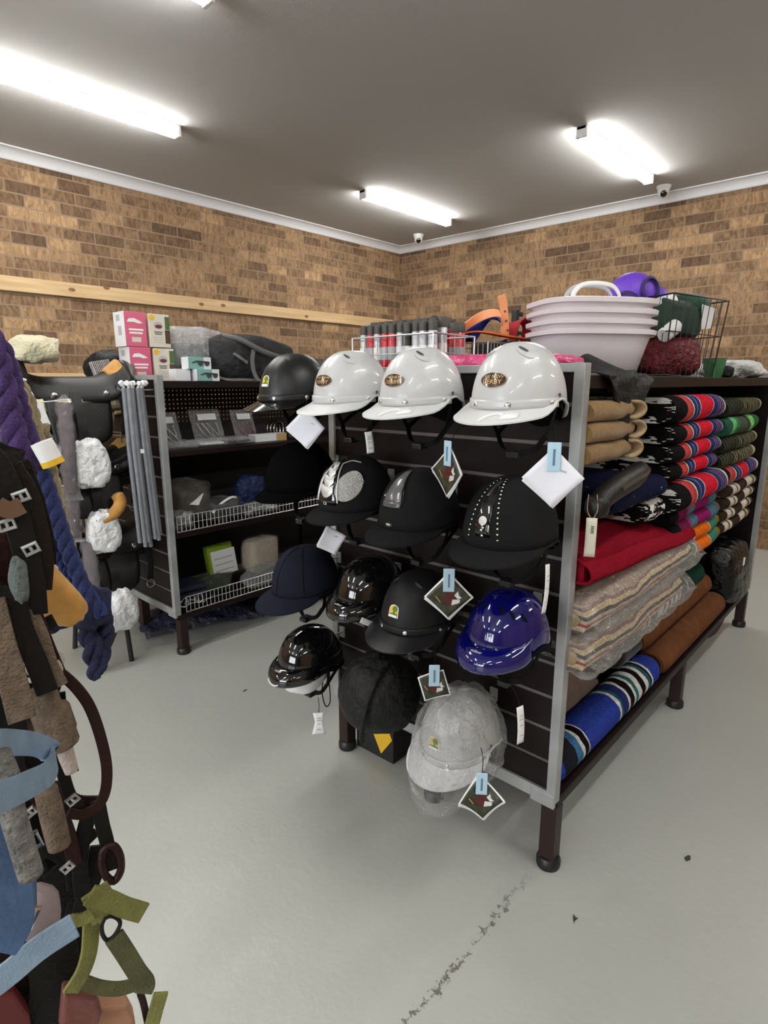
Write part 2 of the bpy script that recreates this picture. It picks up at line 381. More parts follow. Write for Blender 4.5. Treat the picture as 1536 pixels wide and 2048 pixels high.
def text_verts(s, size, align='CENTER', extra=0):
    key = (s, size)
    if key in _txt: return _txt[key]
    cu = bpy.data.curves.new('lettering', 'FONT'); cu.body = s; cu.size = size; cu.align_x = align; cu.align_y = 'CENTER'
    cu.offset = extra; cu.resolution_u = 3; cu.space_line = .85
    o = bpy.data.objects.new('lettering', cu); me = bpy.data.meshes.new_from_object(o)
    r = ([tuple(v.co) for v in me.vertices], [tuple(p.vertices) for p in me.polygons])
    bpy.data.objects.remove(o); bpy.data.meshes.remove(me); bpy.data.curves.remove(cu)
    _txt[key] = r; return r

# ------------------------------------------------------------------ room
WX, WY, CZ = 5.86, 5.083, 3.04          # right wall, left wall, ceiling
BX, BY = -5.2, -3.6                     # the two walls behind the viewer
struct(MB().box(BX, WX, BY, WY, -.1, 0).build('floor', M['floor'], smooth=False))
struct(MB().box(BX, WX, BY, WY, CZ, CZ+.1).build('ceiling', M['white_plaster'], smooth=False))
struct(MB().box(BX, WX, WY, WY+.15, 0, CZ).build('wall_left', M['brick_x'], smooth=False))
struct(MB().box(WX, WX+.15, BY, WY, 0, CZ).build('wall_right', M['brick_y'], smooth=False))
w = MB(); w.box(BX-.15, BX, BY, -.6, 0, CZ); w.box(BX-.15, BX, 3.0, WY, 0, CZ); w.box(BX-.15, BX, -.6, 3.0, 0, .6); w.box(BX-.15, BX, -.6, 3.0, 2.5, CZ)
struct(w.build('wall_back', M['brick_y'], smooth=False))
struct(MB().box(BX, WX, BY-.15, BY, 0, CZ).build('wall_front', M['brick_x'], smooth=False))
d = MB()
for y0, y1 in ((-.6, -.54), (1.17, 1.23), (2.94, 3.0)): d.box(BX-.11, BX-.04, y0, y1, .6, 2.5)
for z0, z1 in ((.6, .66), (2.44, 2.5)): d.box(BX-.11, BX-.04, -.6, 3.0, z0, z1)
dr = struct(d.build('added_window_1', M['lampwhite'], smooth=False, bev=.004))  # invented opening out of view, added so that light comes from behind
MB().box(BX-.078, BX-.072, -.54, 2.94, .66, 2.44).build('glass_pane', mat('added_window_glass', (.9, .95, .95), .02, alpha=.12), dr)
def cornice(name, axis):
    pr = [(0, 0), (.088, 0), (.088, -.010)] + [(.088-.070*math.sin(a), -.010-.058*(1-math.cos(a))) for a in [i*PI/2/8 for i in range(1, 9)]] + [(.012, -.076), (0, -.076)]
    b = MB()
    if axis == 0: rows = [[(x, WY-p, CZ+q) for p, q in pr] for x in (BX, WX)]
    else: rows = [[(WX-p, y, CZ+q) for p, q in pr] for y in (BY, WY)]
    # mitre at the corner is formed by the two profiles running into each other
    n = len(pr); b.add(rows[0]+rows[1], [(i, (i+1) % n, n+(i+1) % n, n+i) for i in range(n)]+[tuple(range(n))[::-1], tuple(range(n, 2*n))])
    struct(b.build(name, M['cornice'], angle=30))
cornice('trim_1', 0); cornice('trim_2', 1)
def rail(name, z0, z1, label):
    b = MB(); b.box(BX+.3, WX-.02, WY-.036, WY, z0, z1)
    o = b.build(name, M['pine'], smooth=False, bev=.003); tag(o, label, 'rail')
    return o
r1 = rail('timber_rail', 2.072, 2.176, 'long bare pine batten fixed along the brick wall at head height')
kn = MB()
for x, z in ((1.93, 2.125), (3.05, 2.12), (3.28, 2.13), (2.2, 2.168), (.95, 2.1), (4.3, 2.11)):
    kn.lathe([(.02, 0), (.018, .0015)], 16, T3((x, WY-.0355, z), (PI/2, 0, 0), (1.35, .75, 1)))
kn.build('knot', M['knot'], r1)
rail('timber_rail', 1.39, 1.492, 'lower pine batten on the brick wall just behind the saddles')

# ------------------------------------------------------------------ ceiling battens
def batten(x0, y, label, group=None):
    t = thing('batten_light', label, 'ceiling light', (x0, y, CZ), group=group)
    b = MB(); b.box(0, 1.26, -.032, .032, -.022, 0); b.box(0, .02, -.036, .036, -.068, 0); b.box(1.24, 1.26, -.036, .036, -.068, 0)
    b.build('housing', M['lampwhite'], t, smooth=False, bev=.003)
    b = MB(); pr = [(-.034, -.022), (-.034, -.052), (-.024, -.066), (.024, -.066), (.034, -.052), (.034, -.022)]
    V = [(x, a, c) for x in (.02, 1.24) for a, c in pr]
    b.add(V, [(i, (i+1) % 6, 6+(i+1) % 6, 6+i) for i in range(6)]+[tuple(range(6))[::-1], tuple(range(6, 12))])
    b.build('diffuser', M['diffuser'], t, angle=20)
    return t
B0 = batten(.985, 3.86, 'long lit batten light over the brick wall at the left of the ceiling')
dup(B0, (3.96, 3.87, CZ), label='lit batten light near the corner of the ceiling above the shelves')
dup(B0, (3.99, 1.915, CZ), label='lit batten light on the right side of the ceiling')
dup(B0, (.375, 2.485, CZ), label='batten light overhead whose end just shows at the top of the photo')
for x in (-1.95, -4.6):
    for y in (4.0, 1.9, -.1, -2.1): dup(B0, (x, y, CZ), label='batten light on the ceiling behind the viewer', group='batten lights behind the viewer')
for x in (.9, 3.99):
    for y in (-.3, -2.1): dup(B0, (x, y, CZ), label='batten light on the ceiling behind the viewer', group='batten lights behind the viewer')
def dome_camera(x, y, label, aim):
    t = thing('dome_camera', label, 'security camera', (x, y, CZ), (0, 0, aim))
    MB().lathe([(.058, 0), (.058, -.012), (.052, -.022), (.046, -.04)], 28).build('base', M['lampwhite'], t)
    b = MB(); b.lathe([(.046, -.035)]+[(.046*math.cos(a), -.052-.046*math.sin(a)) for a in [i*PI/2/7 for i in range(7)]]+[(.001, -.098)], 28)
    b.build('housing', M['lampwhite'], t)
    X = T3((.03, 0, -.066), (0, PI/2+.45, 0))
    b = MB(); b.lathe([(.026, 0), (.026, .014), (.022, .018), (.001, .02)], 22, X); b.build('lens', M['black_gloss'], t)
dome_camera(5.60, 1.915, 'white dome security camera by the cornice beside the right batten light', PI+.4)
dome_camera(5.50, 4.50, 'small white dome security camera in the far corner of the ceiling', PI+.75)
# ------------------------------------------------------------------ double-sided display shelving
def gondola(label, x0, x1, y0, y1, zb, zt, shelves, lip=None):
    t = thing('display_shelf', label, 'shelving', (x0, (y0+y1)/2, 0))
    ox, oy = x0, (y0+y1)/2
    def L(x, y, z): return (x-ox, y-oy, z)
    def bb(b, a0, a1, b0, b1, c0, c1): b.box(a0-ox, a1-ox, b0-oy, b1-oy, c0, c1)
    pitch = .1005
    for (xa, s) in ((x0, 1), (x1, -1)):
        f = MB(); q = .026
        xs = sorted((xa, xa+s*.034))
        bb(f, *xs, y0, y0+q, zb, zt); bb(f, *xs, y1-q, y1, zb, zt)
        bb(f, *xs, y0+q, y1-q, zt-.022, zt); bb(f, *xs, y0+q, y1-q, zb, zb+.036)
        bb(f, *sorted((xa-s*.002, xa+s*.012)), y0+.001, y0+.075, zb-.012, zb+.030)
        f.build('end_frame', M['grey_metal'], t, smooth=False, bev=.002)
        p = MB(); zz = zb+.036; g = zt-.10
        gs = []
        while g > zb+.06: gs.append(g); g -= pitch
        gs = gs[::-1]; xs2 = sorted((xa+s*.010, xa+s*.026)); z_prev = zb+.03
        for g in gs: bb(p, *xs2, y0+.02, y1-.02, z_prev, g-.005); z_prev = g+.005
        bb(p, *xs2, y0+.02, y1-.02, z_prev, zt-.02)
        bb(p, *sorted((xa+s*.020, xa+s*.030)), y0+.02, y1-.02, zb+.03, zt-.02)
        p.build('slat_panel', M['wenge'], t, smooth=False, bev=.0012)
        k = MB()
        for g in gs: bb(k, *sorted((xa+s*.0125, xa+s*.021)), y0+.026, y1-.026, g-.006, g+.006)
        k.build('slat_insert', M['alu'], t, smooth=False)
    yc = (y0+y1)/2
    sp = MB(); bb(sp, x0+.03, x1-.03, yc-.003, yc+.003, zb+.03, zt-.03); sp.build('back_panel', M['peg'], t, smooth=False)
    for x in (x0+.045, (x0+x1)/2, x1-.045):
        u = MB(); bb(u, x-.02, x+.02, yc-.02, yc+.02, zb, zt-.03); u.build('upright', M['wenge_metal'], t, smooth=False, bev=.002)
    bs = MB(); bb(bs, x0+.03, x1-.03, y0+.004, y1-.004, zb-.030, zb); bs.build('base_shelf', M['wenge'], t, smooth=False, bev=.003)
    tp = MB(); bb(tp, x0+.034, x1-.034, y0+.004, y1-.004, zt-.062, zt-.027); tp.build('top_shelf', M['wenge'], t, smooth=False, bev=.003)
    for (xa, xb, sy, z, dep, tilt) in shelves:
        b = MB(); ya, ye = (yc-dep, yc-.004) if sy < 0 else (yc+.004, yc+dep)
        yf, yr = (ya, ye) if sy < 0 else (ye, ya)
        V = [L(x, y, zz2) for x in (xa, xb) for (y, zz2) in ((yf, z), (yr, z+tilt), (yr, z+tilt-.028), (yf, z-.028))]
        b.add(V, [(0, 1, 2, 3), (7, 6, 5, 4), (0, 4, 5, 1), (1, 5, 6, 2), (2, 6, 7, 3), (3, 7, 4, 0)])
        b.build('shelf', M['wenge'], t, smooth=False, bev=.002)
    for x in (x0+.045, (x0+x1)/2, x1-.045):
        for y in (y0+.026, yc, y1-.026):
            l = MB(); bb(l, x-.024, x+.024, y-.024, y+.024, .028, zb-.028); lo = l.build('leg', M['wenge_metal'], t, smooth=False, bev=.004)
            MB().lathe([(.034, 0), (.036, .006), (.036, .024), (.030, .034)], 20, T3(L(x, y, 0))).build('foot', M['black_rubber'], lo)
    return t
gondola('dark wood display shelf with helmets on its end panel and rugs along its side', 1.40, 3.90, .622, 1.542, .24, 1.467,
        [(1.44, 2.64, -1, .655, .40, .02), (2.66, 3.86, -1, .735, .40, .01), (1.44, 2.64, 1, .735, .40, 0), (2.66, 3.86, 1, .735, .40, 0)])
gondola('dark wood display shelf behind, with saddles on its end and wire fronted shelves', 1.39, 3.88, 2.742, 3.66, .225, 1.455,
        [(1.43, 2.63, -1, 1.085, .455, 0), (1.43, 2.63, -1, .665, .455, 0), (2.64, 3.84, -1, 1.085, .455, 0), (2.64, 3.84, -1, .665, .455, 0)])

# ------------------------------------------------------------------ helmets
def lerp_table(tab, x):
    for (a, p), (b, q) in zip(tab, tab[1:]):
        if x <= b: u = (x-a)/(b-a); u = u*u*(3-2*u); return p+(q-p)*u
    return tab[-1][1]
class Helm:
    """helmet shell about a local frame: x forward, y left, z up, origin in the plane of the rim"""
    def __init__(s, af=.124, ab=.126, b=.105, h=.150, e=.82, rim=None):
        s.af, s.ab, s.b, s.h, s.e = af, ab, b, h, e
        s.rim = rim or [(0, 0), (60, .02), (92, .14), (112, .05), (140, -.16), (180, -.30)]
    def rim_el(s, az): return lerp_table(s.rim, abs(math.degrees((az+PI) % (2*PI)-PI)))
    def p(s, az, el, off=0):
        ca, sa = math.cos(az), math.sin(az); a = s.af if ca > 0 else s.ab
        c = abs(math.cos(el))**s.e if el > 0 else abs(math.cos(el))**.5
        P = Vector((a*ca*c, s.b*sa*c, s.h*math.copysign(abs(math.sin(el))**.96, el)))
        if off: P += Vector((ca*math.cos(el)*.95, sa*math.cos(el), math.sin(el)*.85)).normalized()*off
        return P
    def flat(s, az, el, u, v, off):          # decal coordinates in metres round a point of the shell
        r = max(.03, s.b*abs(math.cos(el)))
        return s.p(az+u/r, el+v/s.h*.92, off)
    def shell(s, b, off=0, nu=56, nv=15, extra=0):
        def f(i, j): e0 = s.rim_el(2*PI*i)-extra; return s.p(2*PI*i, e0+(PI/2-e0)*j, off)
        b.grid(f, nu, nv, cu=True)
        return b
    def patch(s, b, az0, az1, el0, el1, off, nu=10, nv=10, taper=1.0, mi=None):
        def f(i, j):
            k = 1+(taper-1)*j; m = (az0+az1)/2
            return s.p(m+(az0+(az1-az0)*i-m)*k, el0+(el1-el0)*j, off)
        return b.grid(f, nu, nv, mi=mi)
    def oval(s, b, az, el, ru, rv, off, rot=0, mi=None, n=28):
        pts = []
        for k in range(n):
            a = 2*PI*k/n; x, y = ru*math.cos(a), rv*math.sin(a)
            pts.append(s.flat(az, el, x*math.cos(rot)-y*math.sin(rot), x*math.sin(rot)+y*math.cos(rot), off))
        mid = [s.flat(az, el, (0+0), 0, off)]
        inner = []
        for k in range(n):
            a = 2*PI*k/n; x, y = .5*ru*math.cos(a), .5*rv*math.sin(a)
            inner.append(s.flat(az, el, x*math.cos(rot)-y*math.sin(rot), x*math.sin(rot)+y*math.cos(rot), off))
        b.add(pts+inner+mid, [(k, (k+1) % n, n+(k+1) % n, n+k) for k in range(n)]+[(n+k, n+(k+1) % n, 2*n) for k in range(n)], None, mi)
    def letter(s, b, txt, size, az, el, off, rot=0, mi=None, flip=1, extra=0):
        V, F = text_verts(txt, size, extra=extra)
        b.add([s.flat(az, el, flip*(x*math.cos(rot)-y*math.sin(rot)), x*math.sin(rot)+y*math.cos(rot), off) for x, y, z in V], F, None, mi)
    def peak(s, b, length=.06, span=85, drop=.42, power=.75, th=.004, lift=0.0, nu=30, nv=7, curve=.0):
        def f(i, j):
            az = math.radians(span)*(2*i-1); R = s.p(az, s.rim_el(az)+lift, .001)
            wgt = max(0, math.cos((2*i-1)*PI/2))**power
            d = Vector((math.cos(az*.55), math.sin(az*.55)*.75, -drop)).normalized()
            return R + d*(length*wgt*j+.0015*j) + Vector((0, 0, -curve*wgt*j*j))
        top = [f(i/(nu-1), j/(nv-1)) for i in range(nu) for j in range(nv)]
        bot = [p-Vector((0, 0, th)) for p in top]
        F = [(i*nv+j, (i+1)*nv+j, (i+1)*nv+j+1, i*nv+j+1) for i in range(nu-1) for j in range(nv-1)]
        N = len(top); G = [tuple(N+q for q in f_[::-1]) for f_ in F]
        E_ = [(i*nv+nv-1, (i+1)*nv+nv-1, N+(i+1)*nv+nv-1, N+i*nv+nv-1) for i in range(nu-1)]
        E_ += [(j, j+1, N+j+1, N+j) for j in range(nv-1)] + [((nu-1)*nv+j, N+(nu-1)*nv+j, N+(nu-1)*nv+j+1, (nu-1)*nv+j+1) for j in range(nv-1)]
        b.add(top+bot, F+G+E_); return b
def harness(h, t, drop=.10, buckle=True):
    for s in (-1, 1):
        a = h.p(s*PI/2*1.0, h.rim_el(PI/2), -.008); q = h.p(s*PI*.78, h.rim_el(PI*.78), -.008)
        j = Vector((-.015, s*h.b*.62, -drop*.62)); c = Vector((.012, s*.012, -drop))
        b = MB(); b.ribbon(smooth_path([a, (a+j)/2+Vector((0, s*.004, 0)), j]), .014, .0022, nrm=(0, 1, .15)); b.ribbon(smooth_path([q, (q+j)/2, j]), .013, .0022, nrm=(0, 1, .1))
        b.ribbon(smooth_path([j, (j+c)/2+Vector((0, s*.004, -.012)), c]), .015, .0022, nrm=(.2, 1, .3))
        b.build('chin_strap', M['web'], t)
    if buckle:
        b = MB(); b.box(-.006, .030, -.016, .016, -drop-.012, -drop+.004); b.build('buckle', M['black_satin'], t, smooth=False, bev=.003)
def liner(h, t, m=None, ext=.10):
    b = MB(); k = Helm(h.af*.93, h.ab*.93, h.b*.92, h.h*.93, h.e, h.rim); k.shell(b, extra=ext, nu=40, nv=10)
    b.build('lining', m or M['liner'], t, angle=180)
def shell_part(h, t, m, name='shell'):
    b = MB(); h.shell(b); return b.build(name, m, t, angle=180, solid=.004)
def surf_frame(h, az, el, off):
    P = h.p(az, el, off); N = (h.p(az, el, off+.01)-P).normalized(); U = Vector((0, 0, 1)).cross(N).normalized(); V = N.cross(U)
    Mx = Matrix((U, V, N)).transposed().to_4x4(); Mx.translation = P; return Mx
def helmet_thing(label, x, y, z, yaw=0, pitch=.10, roll=0, name='helmet'):
    return thing(name, label, 'helmet', (x, y, z), (roll, pitch, PI+yaw))
def hook(x, y, z, reach=.12):
    b = MB(); b.tube([(1.409, y, z), (x+reach*0+.0, y, z), (x-.02, y, z+.014)], .0035, 8); b.box(1.403, 1.4095, y-.012, y+.012, z-.02, z+.02)
    tag(b.build('display_hook', M['grey_metal'], None), 'steel display hook plugged into the slats inside a hanging helmet', 'hook', 'hooks inside the helmets')

# --- racing skull caps with a screwed band and a peak
def skull(label, x, y, z, shell, brim, badge, yaw=0, pitch=.05, sticker=True, vent=True, parts_mat=None):
    t = helmet_thing(label, x, y, z, yaw, pitch); h = Helm()
    sh = shell_part(h, t, shell); liner(h, t)
    b = MB(); h.patch(b, -math.radians(84), math.radians(84), .035, .165, .0035, 40, 4)
    bd = b.build('peak_band', parts_mat or shell, t, solid=.003)
    for az in (-72, -22, 22, 72):
        X = surf_frame(h, math.radians(az), .095, .004)
        MB().lathe([(.0065, 0), (.0065, .002), (.0045, .0035), (.001, .0037)], 14, X).build('screw', M['chrome'], bd)
    b = MB(); h.peak(b, .064, 86, .40, .55, .0035, lift=.03); b.build('peak', brim, t, angle=50)
    e = MB()
    pts = [h.p(2*PI*k/64, h.rim_el(2*PI*k/64), .0015) for k in range(64)]
    e.tube(pts, .0032, 6, closed=True); e.build('rim_edge', brim, t)
    if vent:
        for s in (-1, 1):
            b = MB(); h.oval(b, s*math.radians(40), 1.06, .0035, .016, .0028, rot=s*.5); b.build('vent', M['dark_mark'], t)
            b = MB(); h.oval(b, s*math.radians(44), .97, .010, .026, .0016, rot=s*.5); b.build('vent_scoop', shell, t)
    for s in (-1, 1):
        MB().lathe([(.004, 0), (.004, .0015)], 12, surf_frame(h, s*math.radians(88), .20, .001)).build('rivet', M['dark_mark'], t)
    if badge == 'oval':
        az, el = 0.0, .46
        g = MB(); h.oval(g, az, el, .0315, .0195, .0022); bg = g.build('badge', [M['gold']], t)
        g = MB(); h.oval(g, az, el, .0300, .0181, .0040); g.build('badge_face', M['badge_brown'], bg)
        g = MB(); h.letter(g, 'THE NEW', .0115, az, el+.042, .0052, extra=0); h.letter(g, 'DERBY', .0150, az, el-.038, .0052, extra=.0001)
        g.build('lettering', M['gold'], bg)
    else: arch_badge(h, t, 0.0, .46)
    harness(h, t, .105)
    if sticker:
        V = []
        k = MB()
        def pk(i, j):
            az = math.radians(86)*(2*i-1); R = h.p(az, h.rim_el(az)+.03, .001); w_ = max(0, math.cos((2*i-1)*PI/2))**.55
            return R+Vector((math.cos(az*.55), math.sin(az*.55)*.75, -.40)).normalized()*(.064*w_*j)+Vector((0, 0, .0012))
        k.grid(lambda i, j: pk(.62+.10*i, .30+.48*j), 4, 3); k.build('price_sticker', M['paper_white'], t, solid=.0004)
        k = MB(); k.tube(smooth_path([pk(.63, .45), pk(.58, .35), pk(.53, .55), pk(.51, .9)]), .0035, 6); k.build('tag_loop', M['paper_white'], t)
    hook(x, y, z+.07)
    return t, h
def arch_badge(h, t, az, el, s=1.0):
    W, Hh = .0155*s, .021*s
    def arch(w, hh): return [(-w, -hh), (w, -hh), (w, hh*.25)]+[(w*math.cos(a), hh*.25+w*math.sin(a)*.95) for a in [i*PI/12 for i in range(1, 12)]]+[(-w, hh*.25)]
    def lay(name, pts, m, off, par):
        b = MB(); b.poly([h.flat(az, el, u, v, off) for u, v in pts]); return b.build(name, m, par)
    bg = lay('badge', arch(W, Hh), M['paper_white'], .0022, t)
    lay('badge_field', [(u, v) for u, v in arch(W*.84, Hh*.9) if True], M['yellow'], .0030, bg)
    lay('badge_tree', [(-.002*s, -.008*s), (.004*s, -.008*s), (.0045*s, -.001*s), (.0115*s, .001*s), (.012*s, .009*s), (.007*s, .0165*s), (.001*s, .016*s), (-.004*s, .010*s), (-.0035*s, .003*s), (.0005*s, -.001*s)], M['green'], .0036, bg)
    lay('badge_base', [(-.0128*s, -.0185*s), (.0128*s, -.0185*s), (.0128*s, -.0085*s), (.004*s, -.0065*s), (-.0128*s, -.0095*s)], M['green'], .0036, bg)
    lay('badge_strip', [(-.0125*s, -.0195*s), (.0125*s, -.0195*s), (.0125*s, -.0125*s), (-.0125*s, -.0125*s)], M['paper_white'], .0041, bg)

HX = 1.25
Z1, Z2, Z3, Z4 = 1.362, 1.062, .735, .425
skull('white racing helmet with oval badge nearest the grey post, end of the top row', HX, .712, Z1, M['white_shell'], M['white_brim'], 'oval')
skull('white racing helmet with oval badge in the middle of the three white ones', HX, 1.003, Z1, M['white_shell'], M['white_brim'], 'oval')
skull('white racing helmet with oval badge beside the black one on the top row', HX, 1.268, Z1, M['white_shell'], M['white_brim'], 'oval', sticker=False)
skull('black racing helmet with green and yellow arched badge, left end of top row', HX, 1.532, Z1, M['black_satin'], M['black_gloss'], 'arch', sticker=False)
skull('matte black racing helmet with green and yellow arched badge, lower on the panel', HX, 1.000, Z3+.012, M['black_matte'], M['black_satin'], 'arch', sticker=False, yaw=.02)

# --- covered riding helmets
RID = [(0, 0), (70, -.02), (100, .0), (140, -.22), (180, -.34)]
def riding(label, x, y, z, m, peak=.058, yaw=0, pitch=.06, spec=None, brim=None, h=None, drop=.35, span=80, power=.7):
    t = helmet_thing(label, x, y, z, yaw, pitch); h = h or Helm(.130, .126, .104, .148, .82, RID)
    shell_part(h, t, m); liner(h, t)
    b = MB(); h.peak(b, peak, span, drop, power, .005, lift=.02, curve=.006); b.build('peak', brim or m, t, angle=50)
    pts = [h.p(2*PI*k/64, h.rim_el(2*PI*k/64), .0015) for k in range(64)]
    e = MB(); e.tube(pts, .003, 6, closed=True); e.build('rim_edge', M['web'], t)
    harness(h, t, .115)
    hook(x, y, z+.07)
    return t, h
t, h = riding('plain black velvet helmet at the left end of the second row', HX, 1.512, Z2+.02, M['velvet'], .045)
MB().lathe([(.010, 0), (.009, .004), (.001, .007)], 16, T3(tuple(h.p(0, PI/2*.999)))).build('crown_button', M['velvet'], t)

t, h = riding('black helmet with silver ribbed stripe and glittering oval side panels', HX, 1.252, Z2-.005, M['suede'], .050, yaw=.0)
b = MB(); h.patch(b, -.36, .36, .16, 1.50, .0015, 14, 16, .42); b.build('centre_panel', M['black_gloss'], t, solid=.002)
for s in (-1, 1):
    b = MB(); b.tube([h.p(s*(.40-.10*k/15), .20+.92*k/15, .003) if k < 16 else 0 for k in range(16)], .0022, 6); b.tube([h.p(s*(.30+.9*k/19), 1.12+.10*math.sin(k/19*PI)-.0*k, .003) for k in range(20)], .0016, 6)
    b.build('silver_piping', M['silver'], t)
    b = MB(); h.oval(b, s*.70, .56, .033, .055, .0032, rot=-s*.34); b.build('oval_panel', M['silver_mesh'], t)
    b = MB(); h.oval(b, s*.70, .56, .037, .060, .0018, rot=-s*.34); b.build('oval_surround', M['black_gloss'], t)
for k in range(4):
    b = MB(); e0 = .34+.21*k; wv = .25-.03*k
    def rib(i, j, e0=e0, wv=wv):
        az = wv*(2*i-1); return h.p(az, e0+.17*j-.10*math.cos(az/wv*PI/2)*(1-j*.5)+.05, .0035+.003*math.sin(j*PI))
    b.grid(rib, 12, 6); b.build('silver_rib', M['silver'], t)
b = MB(); h.letter(b, 'CS', .012, 0, .18, .0035, extra=.0004); b.build('front_emblem', M['grey_mark'], t)

t, h = riding('charcoal helmet with a glossy grey strip down its centre and front vent', HX, 1.004, Z2-.018, M['suede'], .056)
b = MB(); h.patch(b, -.32, .32, .50, 1.36, .004, 12, 14, .62); pn = b.build('centre_strip', M['dark_gloss'], t, solid=.004)
b = MB(); h.patch(b, -.31, .31, .42, .52, .005, 10, 4); b.build('vent_frame', M['dark_gloss'], pn, solid=.003)
b = MB(); h.patch(b, -.22, .22, .448, .492, .0062, 8, 3); b.build('vent', M['dark_mark'], pn)
for s in (-1, 1):
    b = MB(); b.tube([h.p(s*(.37-.12*k/11), .52+.84*k/11, .003) for k in range(12)], .0018, 6); b.build('strip_piping', M['black_gloss'], pn)
b = MB(); h.oval(b, 0, .12, .013, .007, .003); bo = b.build('front_emblem', M['black_gloss'], t)
b = MB(); h.oval(b, 0, .12, .008, .003, .0045); b.build('emblem_bar', M['silver'], bo)

t, h = riding('black suede helmet with rows of sparkling studs under the white card', HX, .716, Z2-.012, M['suede'], .056, h=Helm(.134, .128, .110, .150, .80, RID))
b = MB(); h.patch(b, -.20, .20, .20, 1.45, .0015, 12, 14, .6); b.build('centre_panel', M['black_gloss'], t, solid=.002)
for s in (-1, 1):
    b = MB()
    for k in range(15):
        el = .17+k*.086; b.add(*(lambda q: (q.v, q.f))(MB().sell((0, 0, 0), (.0026, .0026, .002), nu=8, nv=5)), X=surf_frame(h, s*.36*(1-.02*k), el, .0022))
    st = b.build('stud_row', M['chrome'], t)
b = MB(); h.oval(b, 0, .45, .010, .012, .004); b.build('front_emblem', M['silver'], t)
for k, el in enumerate((.30, .34, .38, .22)):
    b = MB(); b.add(*(lambda q: (q.v, q.f))(MB().sell((0, 0, 0), (.004, .003, .002), nu=8, nv=5)), X=surf_frame(h, .03*(k % 2), el, .004)); b.build('crystal', M['chrome'], t)

t, h = riding('navy fabric helmet with a long brim at the left end of the third row', HX, 1.508, Z3-.006, M['navy_fabric'], .072, h=Helm(.126, .126, .103, .146, .84, RID), drop=.38, power=.6)
b = MB(); b.tube([h.p(.0, .05+1.4*k/19, .001) for k in range(20)], .0016, 6); b.tube([h.p(.9, .05+1.4*k/19, .001) for k in range(20)], .0016, 6); b.tube([h.p(-.9, .05+1.4*k/19, .001) for k in range(20)], .0016, 6)
b.build('seam', M['navy_fabric'], t)

# --- glossy pony-club helmets with a moulded peak
PON = [(0, -.02), (55, .0), (85, .10), (120, -.06), (180, -.20)]
def pony(label, x, y, z, m, yaw=0, pitch=.12, word=True):
    t = helmet_thing(label, x, y, z, yaw, pitch); h = Helm(.126, .126, .101, .142, .86, PON)
    shell_part(h, t, m); liner(h, t)
    def f(i, j):
        az = math.radians(72)*(2*i-1); w_ = max(0, math.cos((2*i-1)*PI/2))**.6
        e0 = h.rim_el(az); d = Vector((math.cos(az*.6), math.sin(az*.6)*.8, 0))
        a = h.p(az, e0+.30, .0005); c = h.p(az, e0, 0)+d*(.042*w_)+Vector((0, 0, -.004*w_))
        u = j; bulge = math.sin(u*PI)*.014*w_
        return a*(1-u)+c*u+d*bulge+Vector((0, 0, bulge*.55))
    b = MB(); b.grid(f, 30, 9); b.build('peak', m, t, angle=180, solid=.005)
    pts = [h.p(2*PI*k/64, h.rim_el(2*PI*k/64), .001) for k in range(64)]
    e = MB(); e.tube(pts, .0035, 6, closed=True); e.build('rim_edge', M['liner'], t)
    for k in range(6):
        s = (-1, 1)[k % 2]; b = MB(); h.oval(b, s*(.45+.35*(k//2)), 1.02-.12*(k//2), .0035, .017, .0012, rot=s*.25); b.build('vent', M['liner'], t)
    harness(h, t, .11)
    if word:
        b = MB(); V, F = text_verts('caliber', .0135, extra=.0003)
        b.add([Vector(f(.5+x_*3.2, .22+y_*-9))+Vector((.0022, 0, .0012)) for x_, y_, z_ in V], F); b.build('lettering', M['grey_mark'], t)
    hook(x, y, z+.07)
    return t, h, f
pony('glossy royal blue helmet hanging at the right of the end panel', HX+.005, .714, Z3+.034, M['blue_gloss'], pitch=.10)
pony('glossy black helmet in the third row between navy and badged helmets', HX+.03, 1.222, Z3+.012, M['black_gloss'], pitch=.10)
t, h, f = pony('glossy black helmet over a white paper stuffing at the bottom left corner', HX, 1.495, Z4+.016, M['black_gloss'], pitch=.08)
b = MB(); b.sell((.035, .0, -.035), (.082, .070, .045), .8, .9, 26, 12, noise=.04); b.build('paper_stuffing', M['paper_white'], t, angle=180)
b = MB(); b.tube([Vector(f(.5+.09*math.cos(a), .80+.16*math.sin(a)))+Vector((.002, 0, .0015)) for a in [PI*(.15+.9*k/11) for k in range(12)]], .0022, 6); b.build('peak_mark', M['paper_white'], t)
for y_ in (-.05, .045):
    b = MB(); b.tube(smooth_path([(-.03, y_, -.02), (-.035, y_*1.1, -.09), (-.025, y_*1.25, -.15), (-.005, y_*1.2, -.155), (.0, y_*1.05, -.10), (-.015, y_, -.05)], 5), .0022, 6); b.build('hanging_cord', M['web'], t)

# --- black drawstring helmet bag
t = thing('helmet_bag', 'black cloth drawstring helmet bag hanging low on the panel by the left leg', 'bag', (1.235, 1.145, .475), (0, 0, PI+.15))
b = MB(); b.sell((0, 0, 0), (.128, .130, .122), .85, .95, 36, 20, noise=.022)
V = [(x*(1-.10*max(0, z)/.11), y*(1-.08*max(0, z)/.11), z*1.0-.012*math.cos(y*22)*abs(x)) for x, y, z in b.v]; b.v = V
b.build('bag_body', M['black_nylon'], t, angle=180)
b = MB(); b.tube(smooth_path([(.128, .02, -.10), (.142, .035, -.03), (.13, .045, .04), (.09, .05, .09), (.03, .05, .115)]), .008, 8); b.build('seam', M['black_nylon'], t)
for k in range(2):
    b = MB(); b.tube(smooth_path([(.03, .10, -.05), (.0, .135+.02*k, -.07), (-.02, .15, -.06-.02*k), (-.05, .165, -.02), (-.09, .13, .02)]), .0025, 6); b.build('drawstring', M['web'], t)
hook(1.235, 1.16, .53)

